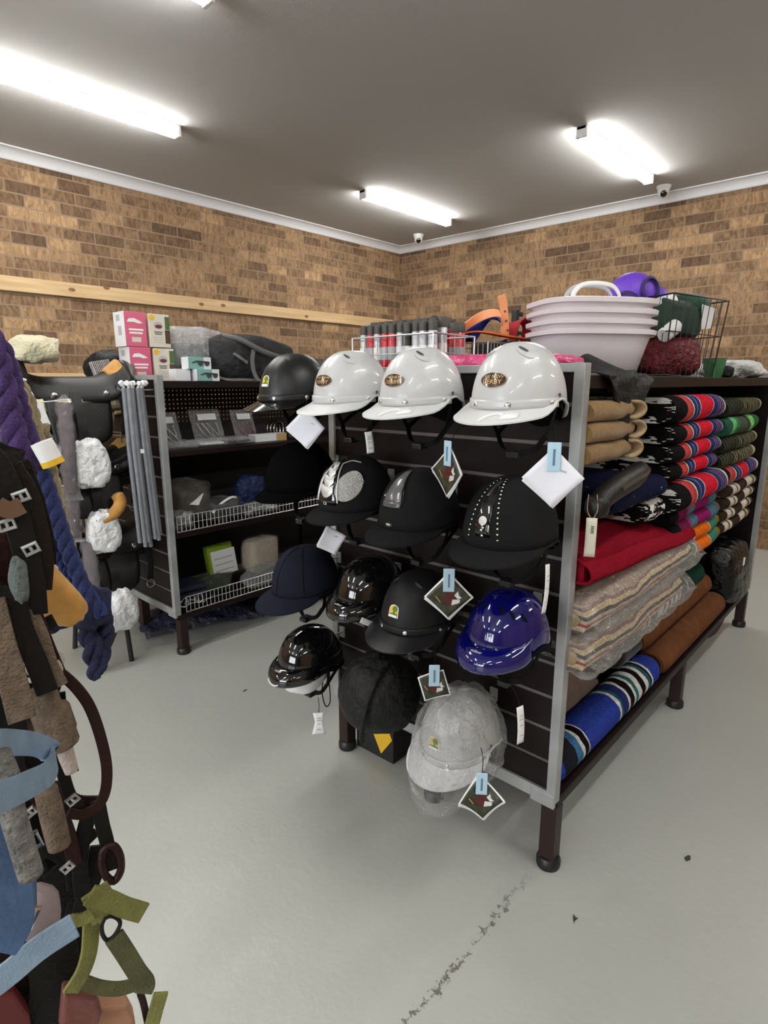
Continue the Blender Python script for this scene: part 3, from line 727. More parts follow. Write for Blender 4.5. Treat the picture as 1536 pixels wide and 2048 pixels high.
# --- white badged helmet in its plastic bag
t, h = skull('white helmet wrapped in a crinkled clear plastic bag at the panel foot', HX-.01, .838, Z4+.012, M['white_shell'], M['white_brim'], 'arch', sticker=False, vent=False, pitch=.17)
b = MB(); rw = random.Random(3)
crease = [(rw.uniform(0, 2*PI), rw.uniform(-.2, 1.2), rw.uniform(-3, 3), rw.uniform(7, 15), rw.uniform(.3, 1)) for k in range(16)]
def wrap(i, j):
    az = 2*PI*i; el = -.60+(PI/2+.58)*j
    n = .005
    for a0, e0, s_, f_, w_ in crease: n += .0035*w_*(1-abs(math.sin((az-a0)*f_*.35+(el-e0)*s_)))**3
    P = h.p(az, max(el, -.3), n+.014*max(0, .35-j))
    dn = max(0, (-.3-el)/.30)
    front = max(0, math.cos(az-.12))**1.2*max(0, min(1, (.86-j)/.42))**1.3
    P += Vector((.080*front-.030*math.cos(az)*dn, .016*front-.03*math.sin(az)*dn, -.026*front-.020*dn+.006*math.sin(az*7)*dn))
    return P
b.grid(wrap, 120, 40, cu=True); b.build('plastic_wrap', M['bag_film'], t, angle=14)

# ------------------------------------------------------------------ tags and photo cards clipped to the helmets
FACE = lambda p: math.atan2(-p[1], -p[0])      # yaw that turns a card's local +x to the viewer
def card(label, px, py, dist_x, size, photo=True, turn=0, spin=PI/4, clip=True, n=2, curl=.004, name='photo_card', tilt=0, clipdy=0.0):
    P = onx(px, py, dist_x)
    t = thing(name, label, 'card', P, (0, tilt, FACE(P)+turn))
    s = size/2
    def rot(u, v, a): return (u*math.cos(a)-v*math.sin(a), u*math.sin(a)+v*math.cos(a))
    def sheet(w_, off, a, m, nm, par, dy=0):
        b = MB()
        def g(i, j):
            u, v = rot(w_*(2*i-1), w_*(2*j-1), a); return (off+curl*((u/s)**2-(v/s)*.6), u, v+dy)
        b.grid(g, 9, 9); return b.build(nm, m, par, solid=.0006)
    for k in range(n-1): sheet(s, -.003-.002*k, spin+.07*(k+1), M['paper_white'], 'backing_card', t, -.003)
    c = sheet(s, 0, spin, M['paper_white'] if photo else M['paper'], 'card_face', t)
    if photo:
        def flatp(nm, pts, m, off):
            b = MB(); Q = [rot(u*s, v*s, spin) for u, v in pts]; b.poly([(off+curl*((u/s)**2-(v/s)*.6), u, v) for u, v in Q]); b.build(nm, m, c)
        sheet(s*.90, .0009, spin, M['hedge'], 'picture', c)
        # jockey in the picture: jacket, breeches, cap, rail
        def fp(nm, pts, m, off):
            b = MB(); b.poly([(off+curl*((u/s)**2-(v/s)*.6)+.0006, u, v) for u, v in [(a*1.35*s-.08*s, q*1.25*s) for a, q in pts]]); b.build(nm, m, c)
        fp('picture_jacket', [(-.25, -.2), (.15, -.45), (.28, -.05), (.30, .35), (.05, .30), (-.1, .1)], M['maroon'], .0014)
        fp('picture_breeches', [(.18, -.42), (.52, -.30), (.55, -.12), (.22, -.15)], M['photo_white'], .0018)
        fp('picture_sleeve', [(.30, .05), (.45, .25), (.50, .05), (.62, -.05), (.45, -.12)], M['photo_white'], .0018)
        fp('picture_rail', [(-.50, -.02), (-.30, -.30), (-.27, -.28), (-.47, .02)], M['gold'], .0012)
        fp('picture_neck', [(-.12, -.30), (.10, -.52), (.16, -.40), (.0, -.12)], M['badge_brown'], .0013)
        fp('picture_cap', [(.18, .28), (.40, .42), (.34, .55), (.16, .50)], M['photo_purple'], .0018)
    else:
        b = MB(); b.poly([(.0012+curl*((u/s)**2-(v/s)*.6), u, v) for u, v in [(.35*s, .38*s), (.62*s, .30*s), (.60*s, .20*s), (.33*s, .30*s)]]); b.build('pen_mark', M['grey_mark'], c)
    if clip:
        b = MB(); b.box(.002, .0055, -.014, .014, s*.98-.030+clipdy, s*.98+.030+clipdy)
        k = b.build('clip', M['clip_blue'], t, smooth=False, bev=.004)
        b = MB(); b.box(.0054, .0064, -.0022, .0022, s*.98-.018+clipdy, s*.98+.016+clipdy); b.build('clip_slot', M['clip_dark'], k, smooth=False)
    b = MB(); b.tube(smooth_path([(.002, 0, s*1.3+clipdy), (-.02, .003, s*1.3+.04+clipdy), (-.05, 0, s*1.3+.05+clipdy)]), .0011, 5); b.build('string', M['web'], t)
    return t
card('blank white card with pale blue clip hanging beside the grey post', 1105, 955, 1.14, .090, photo=False, turn=.1, n=2)
card('jockey photo card turned sideways, clipped over the helmet with glossy strip', 897, 943, 1.12, .088, turn=-.95, n=2)
card('jockey photo card clipped between the badged black and blue helmets', 897, 1192, 1.12, .086, turn=.05, n=2)
card('jockey photo card hanging over the black cloth bag', 868, 1370, 1.11, .070, turn=.1, spin=.28, n=1, clipdy=-.006)
card('curled jockey photo card hanging lowest, under the plastic wrapped helmet', 962, 1594, 1.10, .082, turn=.1, spin=PI/4+.1, curl=.012, n=2)
card('plain white card hanging under the black helmet in the top row', 612, 856, 1.16, .088, photo=False, turn=-.35, n=2, clip=False)
card('small white card below the silver striped helmet', 662, 1080, 1.14, .066, photo=False, turn=.2, spin=1.0, n=2, clip=False)
def strip(label, px, py, x, w_, hh, turn=0, lean=0, m='paper_white', flare=0, name='paper_tag', marks=True):
    P = onx(px, py, x); t = thing(name, label, 'tag', P, (lean, 0, FACE(P)+turn))
    b = MB()
    def g(i, j):
        v = hh*(j-.5); ww = w_*(1+flare*abs(j-.62)*2); return (.004*math.sin(j*3), ww*(i-.5), v)
    b.grid(g, 5, 12); fc = b.build('tag_face', M[m], t, solid=.0006)
    if marks:
        for k, (z, q) in enumerate(((.28, .5), (.18, .6), (.02, .4), (-.25, .5))):
            b = MB(); b.box(.0055, .0060, -w_*q/2, w_*q/2, hh*z-.0012, hh*z+.0012); b.build('print_line', M['grey_mark'], fc, smooth=False)
    b = MB(); b.tube(smooth_path([(0, 0, hh/2), (-.01, .002, hh/2+.02), (-.03, 0, hh/2+.04)]), .0012, 5); b.build('string', M['web'], t)
    return t
strip('long white paper tag hanging in front of the shelf leg at bottom left', 638, 1447, 1.18, .026, .082, flare=.7)
strip('long white tag hanging from the blue helmet strap', 1040, 1450, 1.12, .020, .098, turn=.75, lean=.08)
strip('long white tag seen edge on between the blue helmet and the post', 1091, 1178, 1.16, .014, .115, turn=.9, lean=-.03)
strip('narrow white tag with blue end standing over the silver striped helmet', 739, 885, 1.18, .022, .060, turn=.3, lean=.12)
strip('short clear grey tag below the glossy black helmet in third row', 735, 1245, 1.15, .018, .045, turn=.2, lean=1.1, m='grey_mark', marks=False)
# ------------------------------------------------------------------ folded rugs along the side of the near shelf
def rgb(r, g, b): return tuple(((c/255)/12.92 if c/255 <= .04045 else ((c/255+.055)/1.055)**2.4) for c in (r, g, b))
RED, NAVY, BLK, CRM, SAL = rgb(205, 28, 50), rgb(36, 46, 100), (.004, .004, .004), rgb(205, 195, 180), rgb(190, 75, 75)
LBL, WHT = rgb(110, 130, 165), rgb(215, 210, 210)
nav = [(0, BLK), (.17, SAL), (.22, rgb(200, 55, 62)), (.27, BLK), (.285, CRM), (.31, BLK), (.325, NAVY), (.37, LBL), (.385, NAVY), (.445, WHT), (.455, RED), (.68, WHT), (.69, NAVY), (.77, LBL), (.785, NAVY), (.81, SAL), (.83, NAVY), (.87, LBL), (.89, NAVY), (.93, CRM)]
def swap(tab, d): return [(p, d.get(c, c)) for p, c in tab]
MAG = [(0, BLK), (.14, rgb(110, 25, 70)), (.32, rgb(150, 50, 110)), (.36, rgb(80, 120, 135)), (.48, rgb(140, 25, 95)), (.74, rgb(70, 115, 135)), (.9, rgb(90, 95, 95))]
ORG = [(0, BLK), (.12, rgb(60, 130, 110)), (.34, WHT), (.36, rgb(225, 110, 25)), (.68, rgb(200, 190, 170)), (.70, rgb(65, 125, 105)), (.9, rgb(120, 110, 60))]
BRN = [(0, rgb(50, 38, 28)), (.10, CRM), (.2, rgb(60, 45, 35)), (.23, CRM), (.30, rgb(55, 40, 30)), (.62, CRM), (.8, rgb(95, 85, 65)), (.86, CRM), (.9, rgb(60, 50, 40))]
GRN = [(0, rgb(40, 85, 70)), (.18, rgb(110, 190, 120)), (.28, rgb(60, 120, 75)), (.38, rgb(75, 80, 70)), (.6, rgb(60, 60, 50)), (.72, rgb(120, 200, 110)), (.86, rgb(50, 100, 60))]
OLV = []
for k in range(16): OLV += [(k/16, rgb(45, 45, 33)), (k/16+.045, rgb(175, 168, 130) if k > 4 else rgb(90, 90, 70))]
OLV2 = [(p, rgb(38, 40, 32) if i % 2 == 0 else rgb(150, 146, 112) if i > 12 else rgb(72, 74, 58)) for i, (p, c) in enumerate(OLV)]
def jag(name, a, b_, sx=9, thr=.5):
    m, t, b = nt(name); b.inputs['Roughness'].default_value = .95; b.inputs['Specular IOR Level'].default_value = .1
    tc = node(t, 'ShaderNodeTexCoord'); mp = node(t, 'ShaderNodeMapping'); mp.inputs['Scale'].default_value = (22, sx, 40); t.links.new(tc.outputs['Object'], mp.inputs[0])
    n = node(t, 'ShaderNodeTexNoise', _Scale=1.0, _Detail=3.0, _Roughness=.7); t.links.new(mp.outputs[0], n.inputs['Vector'])
    r = node(t, 'ShaderNodeValToRGB'); r.color_ramp.interpolation = 'CONSTANT'; r.color_ramp.elements[1].position = thr
    r.color_ramp.elements[0].color = c4(a); r.color_ramp.elements[1].color = c4(b_); t.links.new(n.outputs[0], r.inputs[0]); t.links.new(r.outputs[0], b.inputs['Base Color'])
    return m
M['jag'] = jag('black_and_white_zigzag', BLK, rgb(215, 213, 210), 6, .50)
M['jag_navy'] = jag('navy_zigzag', rgb(14, 19, 46), rgb(170, 175, 190), 6, .66)
M['jag_brown'] = jag('brown_zigzag', rgb(60, 48, 36), rgb(150, 140, 115), 9, .55)
def U(depth, t, th, r0=.0, sag=0):
    """closed cross-section (y, z) of a sheet folded round its front edge (front at y = 0, opening at y = depth)"""
    R = t/2; n = 10
    out = [(depth, 0)] + [(R-R*math.cos(a)*1.0 if False else R-R*math.sin(a), R-R*math.cos(a)) for a in [PI*k/n for k in range(n+1)]] + [(depth, t)]
    r = max(.001, R-th)
    inn = [(depth, t-th)] + [(R-r*math.sin(a), R+r*math.cos(a)) for a in [PI*k/n for k in range(n+1)]] + [(depth, th)]
    return out, inn
def folded(name, label, cat, x0, x1, yf, z0, t, mats, depth=.38, group=None, yaw=0, layers=2, th=None, droop=0, capm=None, tilt=0):
    """a rug folded several times: an outer sheet and inner sheets, fold towards the aisle"""
    L = x1-x0; o = thing(name, label, cat, (x0, yf, z0), (tilt, 0, yaw), group)
    th = th or t*.22
    for k in range(layers):
        oo, ii = U(depth-.012*k, t-2*th*k*1.02, th)
        oo = [(y+th*k*1.05, z+th*k*1.02) for y, z in oo]; ii = [(y+th*k*1.05, z+th*k*1.02) for y, z in ii]
        if k == layers-1:      # innermost: solid
            ii = [(ii[0][0], t/2+.0008)]*1 + [(p[0], t/2) for p in ii[1:-1]] + [(ii[-1][0], t/2-.0008)]
            ii = [(max(y, oo[5][0]+.01), z) for y, z in ii]
        sec = oo+ii; n = len(sec); nx = 18; V = []; b = MB()
        for q in range(nx+1):
            u = q/nx; x = L*u; e = 1-.10*((2*u-1)**8)
            for (y, z) in sec:
                wob = .004*math.sin(u*9+x0*13+z*40)
                V.append((x, y+wob+(1-e)*.05, t/2+(z-t/2)*e-droop*max(0, .12-y)/.12+.003*math.sin(u*7+y*9)*(y/depth)))
        b.add(V, [(q*n+i, q*n+(i+1) % n, (q+1)*n+(i+1) % n, (q+1)*n+i) for q in range(nx) for i in range(n)])
        h2 = len(oo)
        for base in (0, nx*n):
            b.add([], []); off = base
            b.f += [(off+i, off+i+1, off+n-2-i, off+n-1-i) for i in range(h2-1)]; b.m += [1]*(h2-1)
        b.build('outer_fold' if k == 0 else 'inner_fold', [mats[min(k, len(mats)-1)], capm or mats[min(k, len(mats)-1)]], o, angle=60)
    return o
NB = stripes('red_and_navy_stripes', nav, .64); RD = mat('red_wool', RED, .95, bump=(300, .3), spec=.1)
BK = mat('black_wool', (.004, .004, .004), .95, bump=(300, .3), spec=.1)
gB = None
zz = [(1.283, .095, 2.05, 2.69, .595), (1.214, .066, 2.09, 2.71, .60), (1.148, .064, 2.09, 2.71, .60), (1.084, .062, 2.10, 2.70, .605)]
lab = ['red and navy striped saddle blanket on top of the middle stack', 'second red and navy striped blanket from the top of the middle stack',
       'third red and navy striped blanket from the top of the middle stack', 'fourth red and navy striped blanket, just above the gap in the middle stack']
for (z, t_, a, b_, y), l in zip(zz, lab):
    folded('saddle_blanket', l, 'saddle blanket', a, b_, y, z, t_-.001, [NB, RD], capm=M['jag'], group='striped blankets in the middle stack')
folded('saddle_blanket', 'large red and navy striped blanket with blue zigzag end, jutting out of the middle stack', 'saddle blanket', 2.10, 2.76, .565, .975, .098, [stripes('red_and_navy_stripes_large', nav, .66), mat('navy_wool', rgb(16, 22, 52), .95, spec=.1)], capm=M['jag'], depth=.44, group='striped blankets in the middle stack')
folded('saddle_blanket', 'dim navy blanket with blue zigzag sides beneath the black leather girth', 'saddle blanket', 1.62, 2.09, .605, 1.045, .075, [M['jag_navy'], M['jag_navy']], depth=.38)
folded('saddle_blanket', 'black and white zigzag ended blanket resting on the red blanket', 'saddle blanket', 1.95, 2.12, .615, .965, .07, [M['jag'], RD], capm=M['jag'], depth=.36)
mm = stripes('magenta_stripes', MAG, .64); oo_ = stripes('orange_stripes', ORG, .60)
folded('saddle_blanket', 'upper magenta striped blanket under the large striped one', 'saddle blanket', 2.16, 2.80, .61, .917, .056, [mm, BK])
folded('saddle_blanket', 'lower magenta and teal striped blanket above the orange ones', 'saddle blanket', 2.18, 2.84, .60, .858, .058, [mm, BK])
folded('saddle_blanket', 'upper orange and green striped blanket near the bottom of the stack', 'saddle blanket', 2.26, 2.86, .60, .799, .057, [oo_, BK])
folded('saddle_blanket', 'orange and green striped blanket at the very bottom of the middle stack', 'saddle blanket', 2.28, 2.88, .595, .737, .061, [oo_, BK])
ol = stripes('olive_woven_bands', OLV, .62, wob=(14, .05)); ol2 = stripes('dark_olive_woven_bands', OLV2, .62, wob=(12, .05)); gr = stripes('green_woven_bands', GRN, .60, wob=(9, .06)); br_ = stripes('brown_and_cream_stripes', BRN, .56)
folded('saddle_blanket', 'dark olive patterned blanket on top of the far stack', 'saddle blanket', 2.80, 3.44, .605, 1.275, .075, [ol2, BK])
folded('saddle_blanket', 'bright green patterned blanket second from the top of the far stack', 'saddle blanket', 2.80, 3.40, .60, 1.19, .083, [gr, BK])
folded('saddle_blanket', 'dark olive patterned blanket just under the green one', 'saddle blanket', 2.80, 3.44, .605, 1.12, .069, [ol2, BK])
folded('saddle_blanket', 'olive banded blanket just above the single red one in the far stack', 'saddle blanket', 2.80, 3.44, .605, 1.05, .069, [ol, BK])
folded('saddle_blanket', 'single red and navy striped blanket within the far stack of dark ones', 'saddle blanket', 2.82, 3.52, .60, .960, .088, [stripes('red_stripes_far', nav, .70), RD])
for z, t_, a, q in ((.905, .054, 2.97, 'top brown and cream'), (.85, .054, 2.95, 'second brown and cream'), (.795, .054, 2.93, 'third brown and cream'), (.737, .057, 2.91, 'bottom brown and cream')):
    folded('saddle_blanket', q+' striped blanket in the far stack', 'saddle blanket', a, a+.56, .60, z, t_, [br_, BK], capm=M['jag_brown'], group='brown and cream striped blankets')

# khaki felt pads with a hollow end fold
khaki = mat('khaki_felt', (.235, .140, .052), .95, sheen=.2, var=(60, .18), bump=(260, .4), spec=.1); beige = mat('beige_felt', (.36, .26, .15), .95, bump=(200, .3), spec=.1)
for k, (z, t_, q) in enumerate(((1.321, .053, 'top'), (1.267, .053, 'middle'), (1.212, .054, 'bottom'))):
    o = folded('felt_pad', q+' khaki felt pad of the three rolled beside the grey post', 'saddle pad', 1.436, 1.70+.012*(k == 1), .60, z, t_, [khaki, khaki], depth=.36, th=.012)
    b = MB(); L = .245+.012*(k == 1)
    b.grid(lambda i, j: (L+.062*math.sin(PI*j)*.9+.0*i, -.006+.085*i-.012*math.sin(PI*j), t_*.5-t_*.5*math.cos(PI*j)), 6, 14)
    b.build('end_fold', beige, o, angle=180, solid=.008)
# black padded leather girth on the pile, with its tag
t = thing('leather_girth', 'padded black leather girth lying on the pile beside the grey post', 'girth', (1.46, .60, 1.128), (0, 0, .03))
b = MB(); P = smooth_path([(-.04, -.02, -.012), (.02, -.02, .008), (.12, -.02, .022), (.24, -.015, .028), (.36, .01, .026), (.46, .04, .020)], 6)
b.tube(P, [.030+.008*math.sin(i/len(P)*PI) for i in range(len(P))], 14, flat=.85); b.build('padded_body', M['leather'], t, angle=180)
b = MB(); b.ribbon([p+Vector((0, -.034, .012)) for p in P[8:-4]], .010, .004, side=(0, .3, 1)); b.build('stitched_ridge', mat('lighter_black_leather', (.05, .047, .042), .3), t)  # strip lighter and smoother than the girth body
b = MB(); b.sell((-.035, -.022, -.012), (.028, .030, .030), .8, .9); b.build('strap_end', M['leather'], t, angle=180)
P0 = ony(1181, 1075, .572)
t = thing('price_tag', 'yellowed swing tag on a string below the leather girth', 'tag', P0, (0, 0, FACE(P0)+.1))
b = MB(); b.grid(lambda i, j: (.004*math.sin(j*3), .026*(i-.5), .100*(j-.5)), 4, 10); f = b.build('tag_face', mat('cream_card', (.62, .60, .48), .7), t, solid=.0006)
b = MB(); [b.box(.0048, .0054, -.001, .006, .012+.004*k, .014+.004*k) for k in range(5)]; b.build('barcode', M['dark_mark'], f, smooth=False)
for s in (-1, 1):
    b = MB(); b.tube(smooth_path([(0, s*.004, .05), (-.004, s*.012, .07), (-.02, s*.010, .105)]), .0011, 5); b.build('string', beige, t)

# red blanket, sloping over the pile
redw = mat('deep_red_felt', (.235, .008, .020), .95, var=(40, .10), bump=(320, .35), spec=.03)
t = thing('felt_blanket', 'plain deep red felt blanket on the near part of the shelf', 'blanket', (1.44, .578, .80))
b = MB()
def redtop(u, v):       # u along shelf, v over the fold
    L = .94; x = L*u
    prof = [(.40, .055), (.06, .052), (.015, .055), (.0, .075), (.008, .105), (.06, .135), (.16, .165), (.30, .20), (.40, .215)]
    k = v*(len(prof)-1); i = min(int(k), len(prof)-2); f = k-i
    y = prof[i][0]*(1-f)+prof[i+1][0]*f; z = prof[i][1]*(1-f)+prof[i+1][1]*f
    return (x, y+.03*u*0+.010*math.sin(u*6)*.5, z*(1-.28*u)+.04*(1-u)+.004*math.sin(u*11+v*5))
b.grid(redtop, 26, 28); b.build('blanket_body', redw, t, angle=180, solid=.006)
b = MB(); b.grid(lambda i, j: (lambda p: (p[0], p[1]+.012, p[2]))(redtop(.02+.96*i, .02+.36*j)), 10, 6); b.build('lower_layer', redw, t, angle=180)
b = MB(); b.box(.01, .90, .03, .40, .06, .20); b.v = [(x, y, z*(1-.28*x/.94)+.04*(1-x/.94)-(.07 if z > .1 else .0)*(1-y/.40)) for x, y, z in b.v]; b.build('inner_fold', redw, t, smooth=False)

# two blankets sealed in clear plastic
pat = stripes('beige_pattern_and_shine', [(0, rgb(120, 100, 90)), (.10, rgb(190, 170, 140)), (.22, rgb(95, 75, 66)), (.33, rgb(205, 190, 160)), (.46, rgb(165, 90, 88)), (.54, rgb(190, 172, 145)), (.64, rgb(70, 58, 54)), (.74, rgb(215, 195, 150)), (.86, rgb(150, 120, 110)), (.94, rgb(185, 165, 145))], .11, axis=2, start=-.012, wob=(5, .045))  # woven bands; the pale top band paints in the plastic's shine
for (lbl, x0, x1, yf, z0, tt, dr_) in (('upper blanket sealed in clear plastic under the red felt', 1.43, 2.34, .572, .765, .094, .015), ('lower blanket sealed in clear plastic, sagging over the shelf edge', 1.42, 2.24, .565, .662, .098, .02)):
    o = folded('bagged_blanket', lbl, 'blanket', x0, x1, yf, z0, tt, [pat, beige], depth=.46, droop=dr_, layers=2)
    b = MB(); L = x1-x0
    def bag(i, j, L=L, tt=tt, dr_=dr_):
        a = 2*PI*j; y = .20-.235*math.cos(a); z = tt/2+(tt/2+.010)*max(-1, min(1, math.sin(a)*1.6)); x = -.02+(L+.07)*i
        n = .007*(1-abs(math.sin(i*17+j*9)))**2+.005*(1-abs(math.sin(i*29-j*23)))**2-.002
        e = 1-.8*max(0, (abs(2*i-1)-.93)/.07)
        return (x, y+n, tt/2+(z-tt/2)*e+n-dr_*max(0, .12-y)/.12)
    b.grid(bag, 90, 44, cv=True); b.build('plastic_bag', M['bag_film'], o, angle=16)

# bottom shelf
t = thing('fleece_rug', 'taupe fleece rug folded on the bottom shelf behind the blue roll', 'rug', (1.45, .78, .242))
taupe = mat('taupe_fleece', (.185, .125, .098), .95, sheen=.25, var=(9, .18), bump=(180, .5), spec=.05)
b = MB()
def tp_(i, j):
    a = [(0.27, 0), (.02, 0), (-.012, .03), (-.012, .10), (.0, .15), (.04, .20), (.12, .235), (.27, .25)]
    k = j*(len(a)-1); q = min(int(k), len(a)-2); f = k-q
    y = a[q][0]*(1-f)+a[q+1][0]*f; z = a[q][1]*(1-f)+a[q+1][1]*f
    return (.60*i, y+.012*math.sin(i*5+j*3), z*(1-.32*i)+.006*math.sin(i*13+j*6))
b.grid(tp_, 20, 26); 
b.build('rug_body', taupe, t, angle=180, solid=.012)
b = MB(); b.box(.0, .60, .02, .26, .005, .15); b.v = [(x, y, z*(1-.32*x/.6)) for x, y, z in b.v]; b.build('inner_fold', taupe, t, smooth=False)
b = MB(); b.grid(lambda i, j: (lambda p: (p[0]+.60+.10*i-.6*0-.60*0, p[1], p[2]))(tp_(1.0, .10+.78*j))[:1]+(lambda p: (p[1]-.004, p[2]+.004))(tp_(1.0, .1+.78*j)), 6, 16)
b.build('tan_lining', mat('tan_lining', (.30, .155, .06), .9, bump=(200, .3), spec=.1), t, angle=180, solid=.02)
def roll(name, label, cat, x0, x1, y, z, r, m, endm=None, flat=.86, yaw=0, group=None, rings=True, ends=.02):
    o = thing(name, label, cat, (x0, y, z), (0, 0, yaw), group); L = x1-x0; b = MB(); n = 28; nx = 22
    V = []; 
    for q in range(nx+1):
        u = q/nx; e = min(1, .80+.2*min(1, min(u, 1-u)*L/ends)**.6) if ends else 1
        for k in range(n):
            a = 2*PI*k/n; w_ = 1+.015*math.sin(3*a+u*5)
            V.append((L*u, r*e*w_*math.cos(a), r*flat*e*w_*math.sin(a)))
    b.add(V, [(q*n+k, q*n+(k+1) % n, (q+1)*n+(k+1) % n, (q+1)*n+k) for q in range(nx) for k in range(n)])
    b.f += [tuple(range(n))[::-1], tuple(nx*n+k for k in range(n))]; b.m += [1, 1]
    body = b.build('roll_body', [m, endm or m], o, angle=60)
    if rings:
        s = MB(); P = [(-.002, r*.8*(1-.82*k/40)*math.cos(.38*k), r*.8*flat*(1-.82*k/40)*math.sin(.38*k)) for k in range(41)]
        s.tube(P, .004, 5); s.build('roll_edge', endm or m, o)
    return o
BLU = rgb(42, 62, 150)
bst = [(0, BLU), (.06, rgb(30, 32, 40)), (.15, rgb(60, 110, 150)), (.19, WHT), (.205, BLK), (.235, WHT), (.245, BLU), (.52, WHT), (.54, rgb(30, 90, 100)), (.56, NAVY), (.62, WHT), (.64, BLK), (.68, WHT), (.70, rgb(40, 100, 95)), (.73, WHT), (.76, BLK), (.80, WHT), (.83, rgb(40, 90, 100)), (.86, BLK), (.88, WHT), (.90, BLU)]
blr = roll('rolled_rug', 'bright blue rug roll with white and black bands at the front of the bottom shelf', 'rug', 1.445, 2.32, .690, .305, .066, stripes('blue_banded_rug', bst, .875, wob=(11, .04)), BLU and mat('blue_wool', BLU, .95, bump=(240, .4), spec=.1))
b = MB(); b.box(-.012, .03, -.02, .03, -.05, -.01); b.build('cardboard_core', beige, blr, smooth=False, bev=.008)
rust = mat('rust_brown_canvas', (.125, .048, .019), .9, var=(20, .2), bump=(200, .3), spec=.1)
roll('rolled_rug', 'lower rust brown canvas roll at the front of the bottom shelf', 'rug', 2.36, 3.32, .686, .302, .066, rust, group='rust brown canvas rolls')
roll('rolled_rug', 'upper rust brown canvas roll resting on the lower one', 'rug', 2.28, 3.26, .748, .412, .068, rust, group='rust brown canvas rolls')
DG = rgb(22, 58, 45)
gst = [(0, DG), (.10, WHT), (.14, DG), (.17, WHT), (.2, rgb(60, 70, 60)), (.24, DG), (.30, WHT), (.36, DG), (.40, WHT), (.44, BLK), (.47, WHT), (.51, DG), (.55, WHT), (.58, rgb(70, 80, 70)), (.61, WHT), (.63, DG), (.72, WHT), (.73, DG)]
roll('rolled_rug', 'dark green rug roll with white zigzag bands above the rust rolls', 'rug', 2.10, 3.00, .735, .540, .074, stripes('green_banded_rug', gst, .86, wob=(13, .07)), mat('green_wool', DG, .95, spec=.1))
roll('rolled_rug', 'charcoal fleece roll tucked behind the taupe rug', 'rug', 2.06, 2.27, .75, .42, .06, mat('charcoal_fleece', (.018, .018, .022), .95, sheen=.2, spec=.1))
roll('rolled_rug', 'dark charcoal roll supporting the green rug', 'rug', 2.05, 3.1, .90, .38, .125, mat('dark_charcoal_wool', (.014, .013, .015), .95, spec=.1))
t = thing('packed_rug', 'black rug in a shiny bag at the far end of the bottom shelf', 'bag', (3.36, .60, .242))
b = MB(); b.sell((.22, .16, .165), (.23, .17, .165), .45, .5, 36, 20, noise=.02); b.v = [(x, y+.25*max(0, z-.05)*.5, z) for x, y, z in b.v]
b.build('bag_body', mat('glossy_black_plastic', (.003, .003, .0035), .2, spec=.35, bump=(14, .6, .05)), t, angle=180)
b = MB(); b.box(.05, .075, -.012, -.008, .25, .29); b.build('bag_label', M['paper_white'], t, smooth=False)
t = thing('hanging_cloth', 'dark plum cloth drooping under the far end of the bottom shelf', 'cloth', (2.95, .66, .208))
b = MB(); b.grid(lambda i, j: (.62*i, -.02+.05*j+.012*math.sin(i*8), -.075*math.sin(PI*i)*math.sin(PI*j*.98)-.002), 16, 12); b.build('cloth_fold', mat('plum_cloth', (.03, .014, .020), .9), t, angle=180, solid=.004)

# ------------------------------------------------------------------ on top of the near shelf
ZT = 1.4405
t = thing('packed_rug', 'pink plastic packet lying on the near end of the shelf top behind the white helmets', 'packet', (1.535, .955, ZT), (0, 0, .02))
b = MB(); b.sell((0, 0, .030), (.105, .245, .030), .5, .35, 40, 12, noise=.012); b.build('packet_body', mat('pink_film_packet', (.62, .035, .19), .22, bump=(26, .7, .04), coat=.3), t, angle=180)
tubw = mat('white_plastic_tub', (.66, .61, .63), .42, spec=.4)
t0 = None
def tub_mesh(root):
    def ring(a, bb_, z, n=44): return [(a*math.copysign(abs(math.cos(q))**.62, math.cos(q)), bb_*math.copysign(abs(math.sin(q))**.62, math.sin(q)), z) for q in [2*PI*k/n for k in range(n)]]
    prof = [(.165, .120, 0), (.172, .127, .004), (.205, .155, .118), (.212, .160, .135), (.228, .176, .136), (.230, .178, .150), (.222, .170, .153), (.204, .152, .148), (.166, .12, .008)]
    V = []; n = 44
    for a, bb_, z in prof: V += ring(a, bb_, z, n)
    b = MB(); b.add(V, [(i*n+k, i*n+(k+1) % n, (i+1)*n+(k+1) % n, (i+1)*n+k) for i in range(len(prof)-1) for k in range(n)]+[tuple(range(n))[::-1], tuple((len(prof)-1)*n+k for k in range(n))])
    b.build('tub_body', tubw, root, angle=50)
for k, q in enumerate(('bottom white tub of the nested stack, showing its full side', 'second white tub from the bottom of the nested stack', 'third white tub from the bottom of the nested stack', 'top white tub of the nested stack, with handle raised')):
    t = thing('tub', q, 'tub', (2.045, .905, ZT+.0325*k), (0, 0, -.66), 'nested white tubs'); t.scale = (.90, .90, .98); tub_mesh(t)
    if k == 3:
        for dy, cc in ((.02, 'grey_mark'), (-.035, 'lampwhite')):
            h = MB(); h.tube(smooth_path([(-.095, dy, .150), (-.09, dy, .18), (-.06, dy, .205), (0, dy, .212), (.06, dy, .205), (.09, dy, .18), (.095, dy, .150)]), .010, 8, flat=.6); h.build('handle', M[cc], t)
t = thing('black_garment', 'black nylon cloth hanging off the shelf top under the white tubs', 'cloth', (1.46, .626, ZT))
b = MB()
def drp(i, j):
    x = .04+.36*i; s_ = j*.30-.09
    if s_ < 0: return (x, -s_*1.2, .055*math.sin(PI*i)*(.4+.6*math.sin(i*4))*(-s_/.09)+.006)
    ww = 1-.75*(s_/.21); return (.26+(x-.26)*ww, -.012-.008*math.sin(i*14+j*4), .004-s_*(.55+.45*math.sin(PI*min(1, i*1.1)))-.02*math.sin(i*9))
